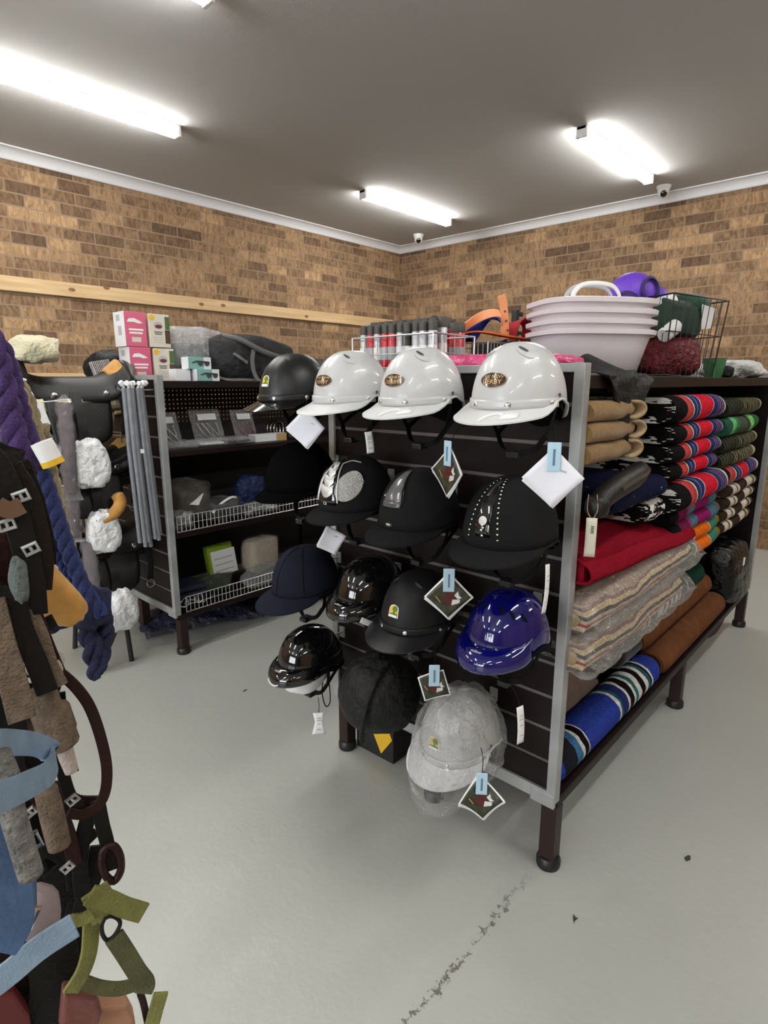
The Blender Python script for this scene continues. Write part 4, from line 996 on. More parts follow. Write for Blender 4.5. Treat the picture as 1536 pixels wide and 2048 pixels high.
b.grid(drp, 26, 16); b.build('cloth_fold', M['black_nylon'], t, angle=180, solid=.003)

def wire_basket(name, label, loc, rot, w_, d_, h_, m, step=.018, r=.0016, flare=1.0, floor_=True, low_front=None):
    t = thing(name, label, 'basket', loc, rot)
    fr = MB(); c = [(-w_/2, -d_/2), (w_/2, -d_/2), (w_/2, d_/2), (-w_/2, d_/2)]
    up = lambda p, z: (p[0]*(1+(flare-1)*z/h_), p[1]*(1+(flare-1)*z/h_), z)
    fr.tube([up(p, h_) for p in c], r*1.9, 6, closed=True); fr.tube([up(p, r*1.9) for p in c], r*1.9, 6, closed=True); fr.tube([up(p, h_*.55) for p in c], r*1.3, 6, closed=True)
    for p in c: fr.tube([up(p, r), up(p, h_)], r*1.8, 6)
    fr.build('rim_wires', m, t)
    wr = MB()
    for (a, b_) in zip(c, c[1:]+c[:1]):
        L = math.hypot(b_[0]-a[0], b_[1]-a[1]); n = max(2, int(L/step))
        for k in range(1, n): p = (a[0]+(b_[0]-a[0])*k/n, a[1]+(b_[1]-a[1])*k/n); wr.tube([up(p, r), up(p, h_)], r, 5, caps=False)
    wr.build('side_wires', m, t)
    if floor_:
        fw = MB(); n = int(w_/step/1.5)
        for k in range(1, n): x = -w_/2+w_*k/n; fw.tube([(x, -d_/2, r), (x, d_/2, r)], r, 5, caps=False)
        fw.build('floor_wires', m, t)
    return t
wire_basket('wire_basket', 'white wire basket holding a row of red and silver spray cans', (1.565, 1.30, ZT), (0, 0, 0), .22, .345, .125, M['wire'], .055)
wire_basket('wire_basket', 'low chrome wire basket beside the tubs, under the orange halter', (1.955, 1.27, ZT), (0, 0, 0), .36, .26, .115, M['wire'], .02)
red_can = mat('red_can', rgb(190, 35, 48), .3, spec=.6, coat=.3); sil_can = mat('silver_can', (.46, .48, .50), .28, metal=.5); cap_g = mat('grey_cap', (.055, .050, .045), .5); cap_k = mat('black_can', (.014, .014, .015), .35)
def can(label, x, y, z, body, r=.0165, h=.15, group=None):
    t = thing('spray_can', label, 'spray can', (x, y, z), group=group)
    MB().lathe([(r*.92, 0), (r, .004), (r, h*.80), (r*.85, h*.83), (r*.8, h*.84)], 22).build('can_body', body, t)
    MB().lathe([(r*.97, h*.815), (r*.97, h*.97), (r*.88, h)], 22).build('cap', cap_g, t)
    b = MB(); b.lathe([(r*1.006, h*.30), (r*1.006, h*.55)], 22); b.build('label_band', M['grey_mark'] if body is red_can else M['paper_white'], t)
    return t
gr_ = 'spray cans in the white wire basket'
k = 0; seq = [sil_can, red_can, sil_can, red_can, red_can, sil_can, cap_k, sil_can, sil_can, sil_can]
for row in range(2):
    for q in range(10):
        y = 1.447-.0322*q; bd = seq[q] if row == 0 else (red_can if q in (4, 8) else seq[(q+1) % 10])
        nm = 'red' if bd is red_can else 'silver' if bd is sil_can else 'black'
        can(f'{nm} spray can with dark cap in the {"front" if row == 0 else "back"} row of the white wire basket', 1.487+.05*row+.003*math.sin(q*3), y, ZT+.004, bd, .0150, .162+.014*row, gr_)
for q, (x, y, hh) in enumerate(((1.735, 1.345, .205), (1.730, 1.290, .20), (1.715, 1.225, .178))):
    can(('tall red spray can, left of the two behind the basket end', 'tall red spray can, right of the two behind the basket end', 'shorter red can with wide grey cap next to the orange halter')[q], x, y, ZT, red_can, .027 if q == 2 else .024, hh)
# halters in the chrome basket
def band(name, par, m, pts, w_=.026, t_=.003, side=None, nrm=(0, 0, 1), k=6):
    b = MB(); b.ribbon(smooth_path(pts, k), w_, t_, side=side, nrm=None if side else nrm); return b.build(name, m, par, angle=60)
orange = mat('orange_webbing', rgb(235, 110, 50), .7, bump=(300, .3)); peach = mat('peach_strap', rgb(240, 165, 115), .6); royal = mat('royal_blue_webbing', rgb(28, 48, 150), .65, bump=(300, .3)); redweb = mat('red_webbing', rgb(175, 30, 45), .65)
t = thing('halter', 'orange halter with a punched peach strap standing in the chrome basket', 'halter', (1.900, 1.21, ZT+.135))
band('noseband', t, peach, [(-.10, .06, .03), (-.06, .0, .075), (.0, -.03, .085), (.04, -.02, .05), (.06, .0, .01)], .03, .004, nrm=(.3, -1, .4))
st = band('punched_strap', t, peach, [(.05, -.03, .0), (.035, -.035, .06), (.01, -.04, .12), (-.005, -.04, .145)], .028, .004, side=(.7, -.6, 0))
b = MB(); [b.lathe([(.004, 0), (.003, .003)], 10, T3((.047-.012*k, -.041, .03+.032*k), (PI/2, 0, -.7))) for k in range(4)]; b.build('strap_hole', M['dark_mark'], st)
band('crown_strap', t, orange, [(-.15, .08, .0), (-.10, .0, .018), (0, -.06, .006), (.10, -.08, .0), (.14, -.06, .0)], .04, .005, nrm=(0, 0, 1))
t = thing('halter', 'royal blue halter piled behind the orange one', 'halter', (2.010, 1.30, ZT+.135))
for k in range(4):
    band('strap', t, royal, [(-.16+.05*k, .06, .0), (-.08+.04*k, .0, .07+.012*k), (.02+.03*k, -.02, .10-.01*k), (.10, -.03, .04+.01*k), (.13, 0, .0)], .03, .004, nrm=(.2, -1, .5))
t = thing('halter', 'dark red halter strap looped at the right of the chrome basket', 'halter', (2.050, 1.21, ZT+.135))
band('strap', t, redweb, [(-.06, -.02, .0), (-.05, -.03, .05), (.0, -.04, .075), (.05, -.04, .06), (.08, -.02, .0)], .05, .004, side=(.4, -.8, .35))
t = thing('halter', 'black halter straps heaped at the back left of the chrome basket', 'halter', (1.870, 1.33, ZT+.135))
for k in range(3): band('strap', t, M['web'], [(-.14, .03*k, .0), (-.08, .03*k, .05+.012*k), (.03, .03*k, .045+.012*k), (.1, .02, .0)], .03, .004, nrm=(0, -.3, 1))
t = thing('display_bracket', 'black upright shelf bracket behind the nested white tubs', 'bracket', (2.22, 1.30, ZT))
b = MB(); b.box(-.012, .012, -.012, .012, 0, .27); b.build('post', M['black_wire'], t, smooth=False, bev=.002)
for z in (.18, .255):
    b = MB(); b.box(-.01, .05, -.008, .008, z-.008, z+.008); b.build('arm', M['black_wire'], t, smooth=False, bev=.002)
t = thing('black_case', 'low black case on the shelf top right of the chrome basket', 'box', (2.14, 1.33, ZT), (0, 0, 0))
b = MB(); b.box(-.06, .06, -.07, .09, 0, .14); b.build('case_body', M['black_matte'], t, smooth=False, bev=.01)

# black wire basket with green and red goods, purple rubber balls
wire_basket('wire_basket', 'tall black wire basket packed with green and red goods on the shelf top', (2.74, .86, ZT), (0, .05, -.45), .27, .24, .315, M['black_wire'], .030, .0018, 1.12)
bx = (2.74, .86)
t = thing('net_bag', 'crimson net bag stuffed in the bottom of the black wire basket', 'bag', (bx[0], bx[1], ZT+.085), (0, 0, -.45))
b = MB(); b.sell((0, 0, 0), (.122, .106, .08), .6, .6, 40, 18, noise=.05); b.build('bag_body', mat('crimson_plastic', (.17, .008, .018), .3, bump=(45, .9, .04)), t, angle=180)
t = thing('rug_bundle', 'dark green padded bundle on top of the goods in the black wire basket', 'rug', (bx[0]+.02, bx[1]+.02, ZT+.245), (.1, .1, -.45))
b = MB(); b.sell((0, 0, 0), (.132, .112, .075), .5, .6, 36, 16, noise=.03); b.build('bundle_body', mat('bottle_green_fabric', (.010, .038, .024), .8, bump=(120, .3), sheen=.1), t, angle=180)
b = MB(); b.sell((.085, 0, .06), (.08, .11, .055), .8, .9, 28, 14, noise=.03); b.build('rolled_edge', mat('bottle_green_pile', (.012, .055, .030), .95, sheen=.2), t, angle=180)
b = MB(); b.slab([(.075, -.119, -.03), (.125, -.117, -.02), (.13, -.117, .06), (.045, -.119, .065)], (0, -.003, 0)); b.build('white_label', M['paper_white'], t, smooth=False)
t = thing('bandage_roll', 'white bandage roll wedged at the left inside the black wire basket', 'roll', (2.62, .82, ZT+.185), (.5, 1.0, .3))
MB().lathe([(.026, -.045), (.030, -.04), (.030, .04), (.026, .045)], 20).build('roll_body', M['paper_white'], t)
t = thing('bandage_roll', 'white bandage roll under the second purple ball at the basket top', 'roll', (2.68, .87, ZT+.30), (.2, 1.3, -.3))
MB().lathe([(.026, -.045), (.030, -.04), (.030, .04), (.026, .045)], 20).build('roll_body', M['paper_white'], t)
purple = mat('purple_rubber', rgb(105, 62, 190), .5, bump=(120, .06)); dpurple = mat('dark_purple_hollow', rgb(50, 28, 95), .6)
t = thing('carton', 'plain carton added unseen behind the white tubs to hold up the purple ball', 'box', (2.655, 1.03, ZT), (0, 0, -.3))  # hidden support box, added so that the ball rests on something
b = MB(); b.box(-.09, .09, -.06, .08, 0, .262); b.build('carton_body', mat('added_carton_brown', (.25, .16, .08), .8), t, smooth=False, bev=.002)
def ball(label, loc, r, rot, holes):
    t = thing('rubber_ball', label, 'ball', loc, rot)
    b = MB(); b.sell((0, 0, 0), (r, r, r*.92), 1, 1, 36, 20); b.build('ball_body', purple, t, angle=180)
    for (th, ph, s) in holes:
        d = Vector((math.cos(ph)*math.cos(th), math.cos(ph)*math.sin(th), math.sin(ph)*.92))
        q = d.to_track_quat('Z', 'Y').to_matrix().to_4x4(); q.translation = d*r*.80
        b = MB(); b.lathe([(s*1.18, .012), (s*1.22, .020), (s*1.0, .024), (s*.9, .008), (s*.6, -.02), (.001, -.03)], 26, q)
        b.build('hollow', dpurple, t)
    return t
yb = PI+math.atan2(1.06, 2.60)
ball('large purple rubber ball with hollow handles above the white tubs', (2.655, 1.00, ZT+.262+.083), .096, (0, 0, yb), ((.85, .08, .045), (-.25, -.55, .045)))
ball('second purple rubber ball, half hidden, behind the black wire basket', (2.85, .98, ZT+.335), .072, (0, 0, yb), ((2.6, .3, .03),))
t = thing('plastic_cup', 'green translucent scoop cup at the foot of the black wire basket', 'cup', (3.10, .76, ZT), (0, 0, 0))
MB().lathe([(.034, 0), (.036, .004), (.050, .085), (.054, .088), (.047, .085), (.033, .008)], 24).build('cup_body', mat('green_plastic', (.07, .24, .10), .25, alpha=.75), t)
b = MB(); b.ribbon(smooth_path([(-.045, -.01, .07), (-.075, -.02, .05), (-.07, -.02, -.02)]), .018, .004, nrm=(0, 1, 0)); b.build('handle', mat('green_plastic_handle', (.07, .24, .10), .3), t)
t = thing('foil_packet', 'crumpled silver packet on the far end of the shelf top', 'packet', (3.52, .78, ZT+.002), (0, 0, -.2))
b = MB(); b.sell((0, 0, .042), (.19, .12, .045), .7, .7, 40, 18, noise=.09); b.build('packet_body', mat('silver_film', (.80, .82, .82), .25, metal=.1, bump=(20, 1, .06)), t, angle=180)
t = thing('black_pouch', 'small black pouch half under the silver packet', 'pouch', (3.25, .76, ZT), (0, 0, .3))
b = MB(); b.sell((0, 0, .03), (.07, .05, .03), .6, .7, 24, 12, noise=.04); b.build('pouch_body', M['black_nylon'], t, angle=180)
# yellow labelled carton under the panel
t = thing('carton', 'dark carton with a yellow label on the floor under the helmet panel', 'box', (1.60, 1.40, 0), (0, 0, .03))
b = MB(); b.box(-.12, .25, -.09, .10, 0, .15); cb_ = b.build('carton_body', mat('black_carton', (.010, .010, .012), .6), t, smooth=False, bev=.002)
b = MB(); b.slab([(-.1206, .04, .145), (-.1206, -.06, .145), (-.1206, -.085, .10), (-.1206, -.03, .02)], (-.0006, 0, 0)); b.build('yellow_label', M['yellow'], t, smooth=False)
b = MB(); b.box(.0, .2, -.0912, -.0906, .02, .13); b.build('amber_print', mat('amber_print', (.10, .055, .006), .6, var=(40, .6)), t, smooth=False)
# bits on the floor
for nm, px, py, pts, lbl, m in (('dry_leaf', 1375, 1718, [(-.014, 0), (-.004, .008), (.012, .003), (.016, -.004), (0, -.008)], 'small dark dried leaf on the floor at right', (.05, .05, .028)),
                              ('twig', 1148, 1840, [(-.012, -.006), (.0, .002), (.014, .008), (.006, -.001), (.010, -.006), (-.002, -.003)], 'tiny forked twig on the floor below the shelf leg', (.03, .028, .022)),
                              ('straw_bit', 490, 1382, [(-.012, 0), (.0, .004), (.013, .002), (.0, -.002)], 'tiny dark straw bit on the floor left of the helmets', (.03, .028, .022))):
    P = onz(px, py, .0); b = MB(); b.slab([(x, y, .001) for x, y in pts], (0, 0, .003)); o = b.build(nm, mat(nm, m, .9), smooth=False); o.location = P; tag(o, lbl, 'debris')
# ------------------------------------------------------------------ goods on the shelf behind
ZB = 1.4285
pinkb = mat('pink_carton', rgb(205, 95, 125), .5); creamb = mat('cream_carton', (.62, .58, .48), .5); teal = mat('teal_carton', rgb(125, 175, 165), .45); whiteb = mat('white_carton', (.74, .75, .77), .5); maroonp = mat('maroon_print', (.16, .02, .03), .5); greenp = mat('green_print', (.06, .12, .03), .5); brownp = mat('brown_print', (.06, .035, .02), .5)
def carton(label, x, y, z, w_, d_, h_, mats, yaw=0, name='carton', group=None):
    t = thing(name, label, 'box', (x, y, z), (0, 0, yaw), group)
    b = MB(); b.box(0, w_, 0, d_, 0, h_); b.build('carton_body', mats[0], t, smooth=False, bev=.0015)
    def face(nm, m, x0, x1, z0, z1, off=.0006):          # print on the front (y = 0)
        q = MB(); q.box(x0, x1, -off, 0, z0, z1); return q.build(nm, m, t, smooth=False)
    def side(nm, m, y0, y1, z0, z1, off=.0006):          # print on the near side (x = 0)
        q = MB(); q.box(-off, 0, y0, y1, z0, z1); return q.build(nm, m, t, smooth=False)
    return t, face, side
for k, q in enumerate(('lower', 'upper')):
    z = ZB+.171*k; dx = -.012*k
    t, f, s = carton(q+' pink carton of the two stacked on the back shelf top', 1.40+dx, 3.02, z, .112, .12, .169, [pinkb], name='pink_carton')
    s('white_side', whiteb, 0, .12, 0, .169); s('picture_print', M['grey_mark'], .05, .09, .125, .155, .0012); s('picture_print', M['grey_mark'], .035, .075, .055, .10, .0012)
    b = MB(); b.slab([(.012, -.0008, .118), (.022, -.0008, .135), (.05, -.0008, .138), (.075, -.0008, .128), (.095, -.0008, .116), (.07, -.0008, .113), (.05, -.0008, .119)], (0, -.0006, 0)); b.build('white_emblem', M['paper_white'], t, smooth=False)
    for r_, (a, e) in enumerate(((.02, .095), (.022, .09))): f('print_line', M['paper_white'], a, e, .078-.016*r_, .087-.016*r_)
    f('cream_panel', creamb, .032, .08, .022, .046)
    t, f, s = carton(q+' cream carton stacked right of the pink ones on the back shelf top', 1.525+dx, 3.01, z, .108, .11, .166, [creamb], yaw=-.03, name='cream_carton')
    b = MB(); b.lathe([(.016, 0), (.016, .001)], 18, T3((.012, -.0008, .148), (PI/2, 0, 0), (1, .8, 1))); b.build('yellow_sticker', M['yellow'], t)
    b = MB(); b.lathe([(.024, 0), (.024, .0008)], 24, T3((.045, -.0006, .110), (PI/2, 0, 0), (1, .75, 1))); b.build('oval_emblem', M['grey_mark'], t)
    b = MB(); b.lathe([(.019, 0), (.019, .0008)], 24, T3((.047, -.0012, .104), (PI/2, 0, 0), (1, .5, 1))); b.build('red_emblem', maroonp, t)
    f('print_line', M['dark_mark'], .022, .066, .074, .079); f('print_line', M['dark_mark'], .026, .064, .064, .069)
    for j in range(4): f('print_line', M['grey_mark'], .018, .070, .022+.009*j, .0245+.009*j)
    f('plant_picture', greenp, .083, .107, .09, .155); f('plant_picture', brownp, .080, .107, .02, .088)
def glasses(label, x, y, z):
    t, f, s = carton(label, x, y, z, .135, .07, .062, [teal], name='sunglasses_box', group='teal sunglasses boxes')
    s('white_side', whiteb, 0, .07, 0, .062); f('white_panel', whiteb, .092, .135, 0, .062)
    g = MB()
    for xx in (.072, .110): g.slab([(xx-.018, -.0008, .038), (xx+.016, -.0008, .036), (xx+.013, -.0008, .020), (xx-.002, -.0008, .013), (xx-.015, -.0008, .022)], (0, -.0008, 0))
    g.slab([(.020, -.0008, .034), (.05, -.0008, .045), (.125, -.0008, .040), (.125, -.0008, .034), (.055, -.0008, .036), (.022, -.0008, .029)], (0, -.0008, 0)); g.build('sunglasses_picture', M['dark_mark'], t, smooth=False)
glasses('teal sunglasses box on top of the other two, beside the cream cartons', 1.665, 2.92, ZB+.0625)
glasses('lower teal sunglasses box whose sunglasses picture shows in full', 1.70, 2.90, ZB)
t, f, s = carton('lower sunglasses box at left showing just its white end', 1.60, 2.94, ZB, .085, .07, .062, [whiteb], name='sunglasses_box')
t = thing('duffel_bag', 'black duffel bag with thick grey handles on the back shelf top', 'bag', (2.10, 3.0, ZB), (0, 0, -.25))
b = MB(); b.sell((0, 0, .125), (.27, .15, .135), .55, .55, 44, 22, noise=.03); b.v = [(x, y, z-.045*max(0, x/.27)*(z/.25)) for x, y, z in b.v]
b.build('bag_body', mat('black_canvas', (.013, .012, .013), .75, bump=(14, .7, .05)), t, angle=180)
gh = mat('grey_webbing', (.105, .098, .095), .6, bump=(200, .3))
b = MB(); b.tube(smooth_path([(-.17, -.08, .245), (-.10, -.15, .225), (.02, -.175, .165), (.14, -.17, .13), (.20, -.13, .135)]), .017, 10, flat=.8); b.build('handle', gh, t, angle=180)
b = MB(); b.ribbon(smooth_path([(-.03, -.165, .17), (-.045, -.178, .10), (-.03, -.19, .02), (.03, -.215, -.045), (.09, -.21, -.055), (.12, -.17, .0), (.125, -.165, .10)]), .022, .006, nrm=(0, -1, .1)); b.build('shoulder_strap', gh, t, angle=60)
b = MB(); b.ribbon(smooth_path([(-.20, -.10, .20), (-.12, -.162, .135), (-.07, -.17, .10)]), .016, .004, nrm=(0, -1, .2)); b.build('side_strap', gh, t, angle=60)
b = MB(); b.ribbon(smooth_path([(-.26, -.03, .06), (-.2, -.13, .012), (-.08, -.158, .008), (0, -.15, .004)]), .014, .004, nrm=(0, -1, .2)); b.build('base_piping', gh, t, angle=60)
t = thing('wrapped_bag', 'black bag in clear crinkled plastic behind the sunglasses boxes', 'bag', (1.80, 3.14, ZB), (0, 0, -.1))
b = MB(); b.sell((0, 0, .10), (.17, .12, .105), .6, .6, 36, 18, noise=.03); b.build('bag_body', M['black_nylon'], t, angle=180)
b = MB(); b.sell((0, 0, .14), (.19, .14, .150), .55, .6, 64, 32, noise=.045); b.build('plastic_wrap', M['film_cloudy'], t, angle=180)
t = thing('black_pouch', 'black cloth bag slumped at the left end of the back shelf top', 'bag', (1.46, 3.34, ZB), (0, 0, 0))
b = MB(); b.sell((0, 0, .07), (.15, .11, .09), .7, .8, 28, 14, noise=.05); b.build('pouch_body', M['black_nylon'], t, angle=180)
t = thing('striped_packet', 'black and white striped packet leaning at the left end of the back shelf top', 'packet', (1.335, 3.18, ZB+.02), (-.25, -.15, .25))
b = MB(); b.box(-.055, .055, -.012, .012, 0, .085); b.build('packet_body', stripes('black_white_bars', [(k/22, (.03, .03, .04) if k % 2 else (.6, .6, .62)) for k in range(22)], .11, start=-.055), t, smooth=False, bev=.003)
for k, (px, w_, m, q) in enumerate(((563, .06, creamb, 'cream packet with a yellow edge standing above the black helmet'), (598, .07, mat('peach_photo', (.30, .17, .11), .5, var=(16, .6)), 'small portrait printed packet above the black racing helmet'), (638, .11, mat('dark_photo', (.06, .06, .07), .4, var=(22, .8)), 'dark picture packet between the black and white helmets'))):
    P = ony(px, 735, 2.98); t = thing('picture_packet', q, 'packet', (P.x, 2.98, ZB), (-.15, 0, 0))
    b = MB(); b.box(-w_/2, w_/2, -.006, .006, 0, .165-.01*k); b.build('packet_body', m, t, smooth=False, bev=.002)
    if k == 0: b = MB(); b.tube([(w_/2-.012+.012*math.cos(a), -.007, .09+.07*math.sin(a)) for a in [-1.2+2.4*i/10 for i in range(11)]], .004, 6); b.build('yellow_edge', M['yellow'], t)
# middle shelves: packets in clear plastic
grey_in = mat('grey_steel_parts', (.30, .30, .29), .35, metal=.7)
def packet(label, x, y, z, w_, h_, inner, lean=-.35, yaw=0, labelm='paper_white', group=None, fill=True):
    t = thing('plastic_packet', label, 'packet', (x, y, z), (lean, 0, yaw), group)
    b = MB(); b.grid(lambda i, j: (w_*(i-.5), -.010*math.sin(PI*i)*math.sin(PI*j)-.003*math.sin(i*19+j*23), h_*j), 16, 16); b.grid(lambda i, j: (w_*(i-.5), .012*math.sin(PI*i)*math.sin(PI*j)+.002, h_*j), 10, 10)
    b.build('plastic_sleeve', M['film_milky'], t, angle=180)
    b = MB(); b.box(-w_*.3, w_*.3, -.0175, -.0165, h_*.66, h_*.84); b.build('paper_label', M[labelm], t, smooth=False)
    if fill:
        b = MB()
        for k in range(3): b.tube(smooth_path([(-w_*.32+.03*k, 0, h_*.6), (-w_*.2+.04*k, -.004, h_*.3), (w_*.05+.03*k, 0, h_*.08)]), .0045, 6)
        b.tube(smooth_path([(w_*.3, 0, h_*.6), (w_*.33, 0, h_*.3), (w_*.15, 0, h_*.2), (w_*.12, 0, h_*.45)]), .004, 6); b.build('contents', inner, t)
ZS1 = 1.0865
packet('clear packet of steel bits standing at the left of the upper shelf', 1.52, 2.92, ZS1, .17, .19, grey_in)
packet('clear packet with a white header, second on the upper shelf', 1.78, 2.93, ZS1, .19, .20, grey_in)
packet('clear packet with a maroon picture card, third on the upper shelf', 2.02, 2.93, ZS1, .15, .19, maroonp)
for k, (x, q, inn) in enumerate(((1.52, 'flat clear packet lying at the left front of the upper shelf', M['film_milky']), (1.70, 'flat clear packet with a white card at the middle front of the upper shelf', M['paper_white']), (1.87, 'flat clear packet with dark contents at the right front of the upper shelf', M['black_nylon']))):
    t = thing('plastic_packet', q, 'packet', (x, 2.83, ZS1), (0, 0, .05*(k-1)))
    b = MB(); b.sell((0, 0, .022), (.105, .06, .022), .6, .5, 36, 12, noise=.06); b.build('plastic_sleeve', M['film_milky'], t, angle=180)
    b = MB(); b.box(-.07, .07, -.04, .04, .012, .022); b.build('contents', inn, t, smooth=False)
t, f, s = carton('long white and tan box at the front of the upper shelf beside the packets', 1.985, 2.80, ZS1, .22, .07, .042, [whiteb], name='white_carton'); f('tan_end', mat('tan_carton', (.45, .30, .13), .6), .145, .22, 0, .042)
t = thing('coiled_cord', 'coil of striped cord standing at the right of the upper shelf', 'cord', (2.22, 2.92, ZS1+.055), (0, 0, .3))
for k in range(5): b = MB(); b.tube([(.05*math.cos(a), .012*k-.02, .05*math.sin(a)) for a in [2*PI*i/24 for i in range(24)]], .004, 6, closed=True); b.build('cord_loop', (M['chrome'], M['web'])[k % 2], t)
def fence(label, x0, x1, y, z, h_):
    t = thing('wire_fence', label, 'shelf fence', (x0, y, z)); L = x1-x0
    b = MB()
    for zz_ in (.003, h_): b.tube([(0, 0, zz_), (L, 0, zz_)], .0028, 6)
    b.tube([(0, 0, h_*.5), (L, 0, h_*.5)], .0018, 6)
    for x in (0, L): b.tube([(x, 0, 0), (x, 0, h_)], .003, 6)
    b.build('rails', M['wire'], t)
    b = MB(); n = int(L/.024)
    for k in range(1, n): b.tube([(L*k/n, 0, .003), (L*k/n, 0, h_)], .0014, 5, caps=False)
    b.build('uprights', M['wire'], t)
fence('chrome wire fence along the front of the middle shelf', 1.44, 2.60, 2.745, .6665, .085)
fence('chrome wire fence along the front of the bottom shelf', 1.46, 2.60, 2.752, .2265, .085)
ZS2 = .6665
def lump(name, label, cat, x, y, z, r, m, noise=.05, e=(.7, .8), film_=None, yaw=0):
    t = thing(name, label, cat, (x, y, z), (0, 0, yaw)); b = MB(); b.sell((0, 0, r[2]), r, e[0], e[1], 40, 18, noise=noise); b.build('packed_goods', m, t, angle=180)
    if film_: b = MB(); b.sell((0, 0, r[2]), (r[0]*1.06, r[1]*1.06, r[2]*1.08), e[0], e[1], 40, 18, noise=noise*1.3); b.build('plastic_sleeve', film_, t, angle=180)
    return t
t = lump('plastic_packet', 'domed clear packet of brown leather tack on the middle shelf', 'packet', 1.60, 2.93, ZS2, (.13, .10, .115), mat('brown_tack', (.035, .018, .012), .5, var=(14, .6, (.10, .09, .08))), .05, film_=M['film'])
b = MB(); b.slab([(-.04, -.105, .12), (.03, -.108, .165), (.05, -.10, .17), (.01, -.11, .11)], (0, -.003, 0)); b.build('paper_label', M['paper_white'], t, smooth=False)
lump('plastic_packet', 'low clear packet of steel bits at the left of the middle shelf', 'packet', 1.50, 2.82, ZS2, (.06, .05, .045), grey_in, .10, film_=M['film_milky'])
t = lump('plastic_packet', 'clear packet of dark straps with a pale edge on the middle shelf', 'packet', 1.77, 2.86, ZS2, (.11, .08, .062), mat('dark_straps', (.025, .022, .02), .5, var=(25, .6)), .06, film_=M['film'])
b = MB(); b.ribbon(smooth_path([(-.09, -.06, .06), (-.04, -.07, .105), (.03, -.06, .128), (.08, -.04, .118)]), .012, .003, nrm=(0, -1, .5)); b.build('pale_edge', M['paper_white'], t)
lump('plastic_packet', 'clear packet of small tack at the right of the middle shelf', 'packet', 2.02, 2.84, ZS2, (.12, .06, .032), grey_in, .10, film_=M['film_milky'])
lump('plastic_packet', 'bright navy blue packet standing at the back of the middle shelf', 'packet', 2.05, 2.98, ZS2, (.10, .04, .10), mat('blue_film', (.015, .03, .12), .25, bump=(30, .8, .03)), .05, (.5, .6))
ZS3 = .2265
t = thing('green_packet', 'lime green packet with a large white label on the bottom shelf', 'packet', (1.80, 2.93, ZS3+.085), (-.2, 0, .1))
b = MB(); b.box(-.09, .09, -.02, .03, 0, .19); b.build('packet_body', mat('lime_packet', (.22, .36, .02), .4, bump=(30, .4, .03)), t, smooth=False, bev=.012)
b = MB(); b.box(-.075, .095, -.024, -.021, .005, .15); lb = b.build('white_label', M['paper_white'], t, smooth=False)
for k in range(3): b = MB(); b.box(-.06, .07, -.0248, -.0241, .03+.035*k, .036+.035*k); b.build('print_line', M['grey_mark'], lb, smooth=False)
lump('cloth_packet', 'cream folded cloth packet in clear plastic on the bottom shelf', 'packet', 2.05, 2.90, ZS3+.07, (.11, .06, .10), mat('cream_cloth', (.50, .43, .33), .9, bump=(30, .4, .03)), .02, (.35, .4), M['film'], .1)
lump('plastic_packet', 'loose clear plastic sleeve drooping over the lower wire fence', 'packet', 2.02, 2.82, ZS3, (.15, .055, .062), M['film_milky'], .08, (.7, .7))
lump('plastic_packet', 'clear packet of green goods beside the lime packet', 'packet', 1.72, 2.92, ZS3, (.12, .06, .055), mat('dark_green_goods', (.02, .04, .015), .6, var=(30, .7)), .08, (.7, .7), M['film'])
for k in range(3):
    t = thing('folded_cloth', ('lowest', 'middle', 'topmost')[k]+' navy folded cloth of the pile at the left of the bottom shelf', 'cloth', (1.55, 2.93, ZS3+.034*k)); b = MB(); b.sell((0, 0, .017), (.105, .09, .017), .5, .35, 32, 10, noise=.015); b.build('cloth_fold', mat('navy_cloth', (.016, .022, .05), .8, bump=(60, .3)), t, angle=180)
t = thing('steel_bit', 'shiny steel riding bit hooked at the left of the lower wire fence', 'bit', (1.50, 2.772, ZS3+.05))
for x in (-.04, .045): b = MB(); b.tube([(x+.024*math.cos(a), .006*math.sin(a*2), .024*math.sin(a)) for a in [2*PI*i/20 for i in range(20)]], .004, 8, closed=True); b.build('ring', M['chrome'], t)
b = MB(); b.tube(smooth_path([(-.04, 0, -.01), (0, .004, .006), (.045, 0, -.01)]), .006, 8); b.build('mouthpiece', M['chrome'], t)
for k, (x, z) in enumerate(((1.445, .02), (1.60, .03))):
    t = thing('steel_bit', ('ring bit by the grey post on the bottom shelf', 'second steel bit lying behind the lower wire fence')[k], 'bit', (x+.01, 2.79, ZS3+.012+z*.4), (.9, 0, .5*k))
    for q in (-.03, .03): b = MB(); b.tube([(q+.022*math.cos(a), 0, .022*math.sin(a)) for a in [2*PI*i/20 for i in range(20)]], .004, 8, closed=True); b.build('ring', M['chrome'], t)
    b = MB(); b.tube([(-.03, 0, 0), (.03, 0, 0)], .006, 8); b.build('mouthpiece', M['chrome'], t)
t = thing('plastic_cover', 'navy plastic wrapped cover lying on the floor under the back shelf', 'cover', (1.95, 3.12, 0), (0, 0, -.25))
b = MB(); b.grid(lambda i, j: (-.55+1.25*i, -.22+.42*j+.03*math.sin(i*9), .012+.085*math.sin(PI*j)**.7*(.7+.3*math.sin(i*6))*math.sin(PI*min(1, .03+i*.97))**.3+.008*math.sin(i*23+j*17)), 44, 18)
b.build('cover_fold', mat('navy_poly', (.028, .032, .06), .3, bump=(16, .9, .05), spec=.7), t, angle=180)
b = MB(); b.grid(lambda i, j: (-.60+.8*i, -.34+.30*j+.02*math.sin(i*14), .006+.030*math.sin(PI*j)+.004*math.sin(i*31+j*13)), 30, 10); b.build('plastic_wrap', M['film'], t, angle=180)

